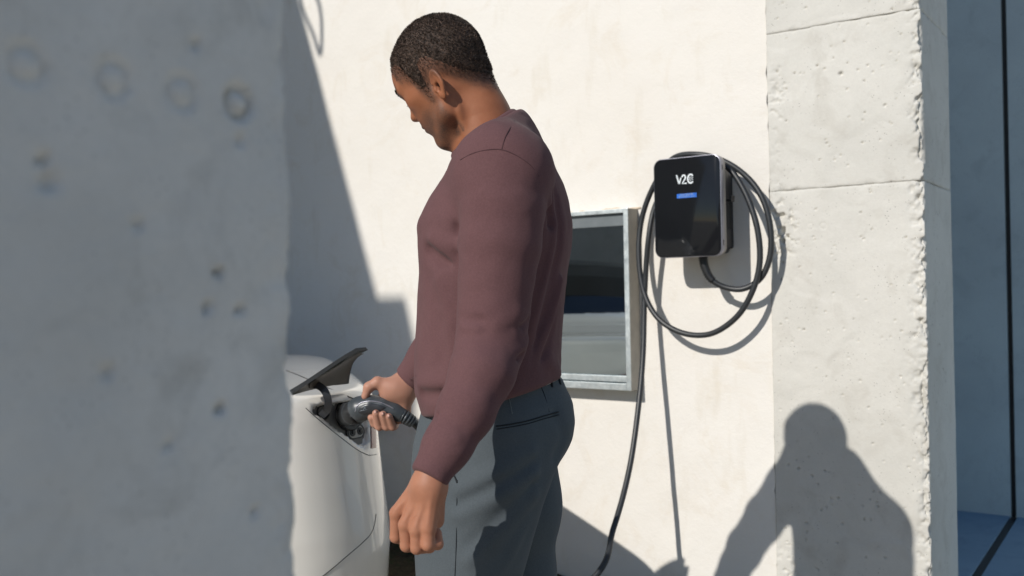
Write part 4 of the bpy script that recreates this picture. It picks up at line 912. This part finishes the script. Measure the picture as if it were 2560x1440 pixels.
def skin_attrs(V):
    q = hl(V); x, y, z = q[:, 0], np.abs(q[:, 1]), q[:, 2]; near = (sph(V, HO, .17) < 0)*1.0
    jaw = sstep(.000, .020, x)*sstep(-.018, -.046, z)*sstep(-.125, -.112, z+.0*x)
    jaw = np.maximum(jaw, sstep(-.004, .006, x)*sstep(.036, .022, x)*sstep(.01, -.01, z)*(z < .02)*(y > .05)*1.0)
    cheek = sstep(.085, .060, x)*0+1; clear = bump(np.sqrt((x-.075)**2+(z+.012)**2), .032)
    beard = near*np.clip(jaw*(1-.85*clear), 0, 1)*1.0*(.75+.25*vnoise(V, 60, 2))
    beard = np.maximum(beard, near*.8*bump(np.hypot((x-.096)/1.2, z+.038), .008)*(y < .03))
    eh = z-hairline(q); beard = np.maximum(beard, near*.85*sstep(-.026, .012, eh+.004*vnoise(V, 120, 3)))
    lip = near*bump((z+.054), .010)*(x > .084)*(y < .024)
    brow = near*bump(z-.037-.004*sstep(.02, .045, y), .0075)*sstep(.006, .014, y)*sstep(.062, .050, y)*(x > .05)
    # lash line
    brow = np.maximum(brow, near*bump(z-.0045, .003)*sstep(.016, .021, y)*sstep(.052, .046, y)*(x > .06))
    return beard, lip, brow
parts = []
for fn, lo_, hi_, h in ((headneck, (-.32, -.2, 1.42), (.2, .2, 1.85), .0024), (hand_r, (-.42, .15, .84), (-.08, .55, 1.14), .0019), (hand_l, (-.30, -.35, .66), (-.02, -.05, .95), .0018), (bodycore, (-.45, -.5, .05), (.45, .5, 1.6), .02)):
    parts.append(sd_mesh(fn, lo_, hi_, h))
off = 0; Vs = []; Qs = []
for V, Q in parts: Vs.append(V); Qs.append(Q+off); off += len(V)
V = np.concatenate(Vs); Q = np.concatenate(Qs); me = npmesh('body', V, Q); be, li, br = skin_attrs(V); fattr(me, 'beard', be); fattr(me, 'lip', li); fattr(me, 'brow', br)
palm = np.zeros(len(V)); n0 = len(Vs[0]); n1 = n0+len(Vs[1]); palm[n0:n1] = .75; palm[n1:n1+len(Vs[2])] = .28; fattr(me, 'palm', palm)
link('body', me, M['skin'], man, True, world=False)
V, Q = sd_mesh(hair, (-.32, -.2, 1.5), (.15, .2, 1.85), .0022); me = npmesh('hair', V, Q)
q = hl(V); fattr(me, 'thin', 1-sstep(.0, .030, q[:, 2]-hairline(q))); hro = link('hair', me, M['hair'], man, True, world=False)
# short curls standing on the scalp, thinning out at the hairline
def curls(N=36000):
    r3 = np.random.default_rng(11); tri = V[Q]; ar = np.linalg.norm(np.cross(tri[:, 1]-tri[:, 0], tri[:, 3]-tri[:, 0]), axis=1); ix = r3.choice(len(Q), N, p=ar/ar.sum())
    a = r3.random((N, 2)); T_ = tri[ix]; c = (T_[:, 0]*(1-a[:, :1])+T_[:, 1]*a[:, :1])*(1-a[:, 1:])+(T_[:, 3]*(1-a[:, :1])+T_[:, 2]*a[:, :1])*a[:, 1:]
    q_ = hl(c); e = q_[:, 2]-hairline(q_); keep = (r3.random(N) < sstep(-.022, .055, e)*.97+.03*(e > -.018)) & (e > -.019); c = c[keep]; e = e[keep]; n_ = len(c)
    eps = 1e-3; f = lambda x: smin(skull(hl(x))*HS, neck(x), .032); G = np.stack([f(c+d)-f(c-d) for d in np.eye(3)*eps], -1); G /= np.linalg.norm(G, axis=1)[:, None]
    c = c+G*(.0030-.0056*sstep(.010, .060, e)*1.0)[:, None]*(e < .045)[:, None]
    rd = r3.normal(size=(n_, 3)); tn = np.cross(G, rd); tn /= np.linalg.norm(tn, axis=1)[:, None]; bn = np.cross(G, tn)
    ln = (.0011+.0023*sstep(-.01, .03, e))*r3.uniform(.6, 1.25, n_); wd = .00042*r3.uniform(.8, 1.5, n_)
    P0, P1, P2 = c-G*.001, c+G*(ln*.6)[:, None]+tn*(ln*.35)[:, None], c+G*(ln*.95)[:, None]+tn*(ln*.05)[:, None]
    vs_ = np.stack([P0-bn*wd[:, None], P0+bn*wd[:, None], P1+bn*wd[:, None]*.9, P1-bn*wd[:, None]*.9, P2+bn*wd[:, None]*.4, P2-bn*wd[:, None]*.4], 1).reshape(-1, 3)
    b_ = np.arange(n_)*6; qd = np.concatenate([np.stack([b_, b_+1, b_+2, b_+3], -1), np.stack([b_+3, b_+2, b_+4, b_+5], -1)])
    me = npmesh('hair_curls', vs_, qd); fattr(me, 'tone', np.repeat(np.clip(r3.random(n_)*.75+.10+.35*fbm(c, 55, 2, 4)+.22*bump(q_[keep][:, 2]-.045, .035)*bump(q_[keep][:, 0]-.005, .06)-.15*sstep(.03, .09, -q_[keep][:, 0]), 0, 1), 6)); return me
def curl_mat():
    m = mat('hair_curl', (.02, .015, .012), .55, spec=.4); n = NT(m); n.color(n.ramp(n.attr('tone'), [(.0, (.018, .013, .010)), (.45, (.055, .037, .028)), (.8, (.135, .087, .062)), (1.0, (.22, .15, .11))])); M['curl'] = m
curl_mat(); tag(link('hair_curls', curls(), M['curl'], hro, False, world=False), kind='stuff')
V, Q = sd_mesh(sweater, (-.4, -.45, .72), (.3, .45, 1.66), .0045); swo = link('sweater', npmesh('sweater', V, Q), M['sweater_knit'], man, True, world=False)
V, Q = sd_mesh(trousers, (-.4, -.4, .0), (.4, .4, 1.15), .006); tro = link('trousers', npmesh('trousers', V, Q), M['trouser_wool'], man, True, world=False)
V, Q = sd_mesh(shoe, (-.6, -.4, -.02), (.4, .4, .25), .008); link('shoes', npmesh('shoes', V, Q), M['shoe_leather'], man, True, world=False)
def hitl(fn, x, y, d0=1.3, d1=2.6, off=0.0):
    d = d0
    for _ in range(90):
        e = float(fn(lp(x, y, d)[None])[0])-off
        if abs(e) < .0003 or d > d1: break
        d += e*.7
    return lp(x, y, d)
def seam(name, fn, pix, r, m, parent, off=0.0, n=6, seg=6):
    pts = catmull([hitl(fn, x, y, off=off) for x, y in pix], n); o = link(name, tube_mesh(name, pts, r, seg), m, parent, True, world=False); return o
# ------------------------------------------------------------------ seams, collar, pockets, nails
def upper_sw(p): return sweater(p)
# collar rib: ring round the neck opening
def collar_ring():
    n = COLN/np.linalg.norm(COLN); c = lp(1212, 333, 1.935); u = np.array([.817, 0, .575]); u -= n*(u@n); u /= np.linalg.norm(u); v = np.cross(n, u); pts = []
    for k in range(56):
        a = 2*math.pi*k/56; d = math.cos(a)*u+math.sin(a)*v; r = .03
        for _ in range(60):
            e = float(neck(( c+d*r)[None])[0]); 
            if e > .004: break
            r += .002
        pts.append(c+d*r)
    P_ = np.array(pts); K = np.array([.25, .5, .25]); 
    for _ in range(6): P_ = .25*np.roll(P_, 1, 0)+.5*P_+.25*np.roll(P_, -1, 0)
    Vv = []; Fs = []; m_ = 8; N_ = len(P_); out = P_-c; out /= np.linalg.norm(out, axis=1)[:, None]
    for i in range(N_):
        for k in range(m_):
            t = 2*math.pi*k/m_; Vv.append(P_[i]+out[i]*(.0045*math.cos(t)+.004)+n*(.0115*math.sin(t)-.004)+out[i]*(-.004*math.sin(t)))
    for i in range(N_):
        for k in range(m_): Fs.append((i*m_+k, i*m_+(k+1) % m_, ((i+1) % N_)*m_+(k+1) % m_, ((i+1) % N_)*m_+k))
    return pydata('collar', Vv, Fs)
link('collar', collar_ring(), M['collar_knit'], swo, True, world=False)
fabric('seam_thread', (.085, .044, .048), (.10, .052, .056), 700)
seam('shoulder_seam', sweater, [(1286, 302), (1275, 320), (1262, 345), (1254, 374)], .0011, M['seam_thread'], swo)
seam('armhole_seam', sweater, [(1150, 400), (1180, 384), (1215, 375), (1254, 374), (1290, 388), (1325, 412), (1348, 442)], .0009, M['seam_thread'], swo)
seam('cuff_seam', sweater, [(1012, 957), (1026, 949), (1040, 940)], .0009, M['seam_thread'], swo)
fabric('dark_thread', (.022, .026, .030), (.03, .034, .038), 700)
fabric('pale_thread', (.16, .19, .205), (.18, .21, .22), 700)
seam('pocket_welt', trousers, [(1240, 1066), (1280, 1060), (1320, 1052), (1360, 1040), (1397, 1030)], .0015, M['dark_thread'], tro)
seam('pocket_welt', trousers, [(1241, 1073), (1280, 1067), (1320, 1059), (1360, 1047), (1398, 1037)], .0011, M['dark_thread'], tro)
seam('side_seam', trousers, [(1144, 1200), (1142, 1260), (1141, 1330), (1139, 1400), (1136, 1460)], .0009, M['dark_thread'], tro)
seam('dart_seam', trousers, [(1270, 985), (1276, 1010), (1281, 1035)], .0009, M['pale_thread'], tro)
seam('dart_seam', trousers, [(1352, 965), (1362, 990), (1373, 1030)], .0009, M['dark_thread'], tro)
seam('front_pocket', trousers, [(1128, 1178), (1136, 1190), (1143, 1207)], .0018, M['dark_thread'], tro)
seam('shirt_hem', trousers, [(1345, 966), (1365, 960), (1384, 951), (1397, 944)], .0028, M['shirt_cotton'], tro, off=.001)
for x, y in ((1378, 958), (1398, 950)): seam('belt_loop', trousers, [(x-3, y-6), (x, y), (x+2, y+10)], .0034, M['dark_thread'], tro)
# nails on the gripping fingertips
noisy('nail', (.62, .36, .29), (.56, .32, .26), .3, 60)
for x, y in ((939, 1031), (957, 1035), (972, 1040)):
    c_ = hitl(hand_r, x, y, 2.0, 2.6); nv = lp(x, y, 1.0)-lp(x, y, 2.0); nv /= np.linalg.norm(nv); upv = np.array([-.25, 0, 1.]); upv -= nv*(upv@nv); upv /= np.linalg.norm(upv); rv = np.cross(upv, nv); Vv = [c_+nv*.0012]; Fs = []
    for k in range(14):
        a = 2*math.pi*k/14; Vv.append(c_+rv*.0046*math.cos(a)+upv*.0060*math.sin(a)-nv*.0006)
    Fs = [(0, 1+k, 1+(k+1) % 14) for k in range(14)]+[tuple(range(14, 0, -1))]; link('fingernail', pydata('fingernail', Vv, Fs), M['nail'], man, True, world=False)
# brows and lashes
def face_hairs(name, pts, dirs, ln, wd):
    Vv = []; Fs = []
    for p_, d_ in zip(pts, dirs):
        d_ = d_/np.linalg.norm(d_); s_ = np.cross(d_, HF); s_ /= np.linalg.norm(s_)+1e-9; k = len(Vv); Vv += [p_-s_*wd, p_+s_*wd, p_+d_*ln+s_*wd*.3, p_+d_*ln-s_*wd*.3]; Fs.append((k, k+1, k+2, k+3))
    return link(name, pydata(name, Vv, Fs), M['curl'], man, False, world=False)
def on_face(y, z):
    x = .14
    for _ in range(60):
        e = float(skull(np.array([[x, y, z]]))[0])
        if e < .0003: break
        x -= e*.7
    return np.array([x, y, z])
rb = np.random.default_rng(5)
for s_ in (1, -1):
    P_ = []; D_ = []
    for _ in range(130):
        t = rb.random(); y_ = .010+.044*t; q_ = on_face(s_*y_, .036+.004*math.sin(t*2.6)+rb.normal()*.0022*(1-.5*t)); P_.append(hw(q_)); D_.append(HL*s_*(.5+t)+HU*(.45-.6*t)+HF*.04+rb.normal(size=3)*.10)
    me_ = face_hairs('eyebrow', P_, D_, .0055, .00045); fattr(me_.data, 'tone', np.full(len(me_.data.vertices), .12))
    P_ = []; D_ = []
    for _ in range(26):
        t = rb.random(); q_ = on_face(s_*(.021+.022*t), .006-.002*math.sin(t*3.1)); P_.append(hw(q_)); D_.append(HF*1.0+HL*s_*(t-.3)*.6-HU*.35)
    me_ = face_hairs('eyelash', P_, D_, .008, .0004); fattr(me_.data, 'tone', np.full(len(me_.data.vertices), .05))
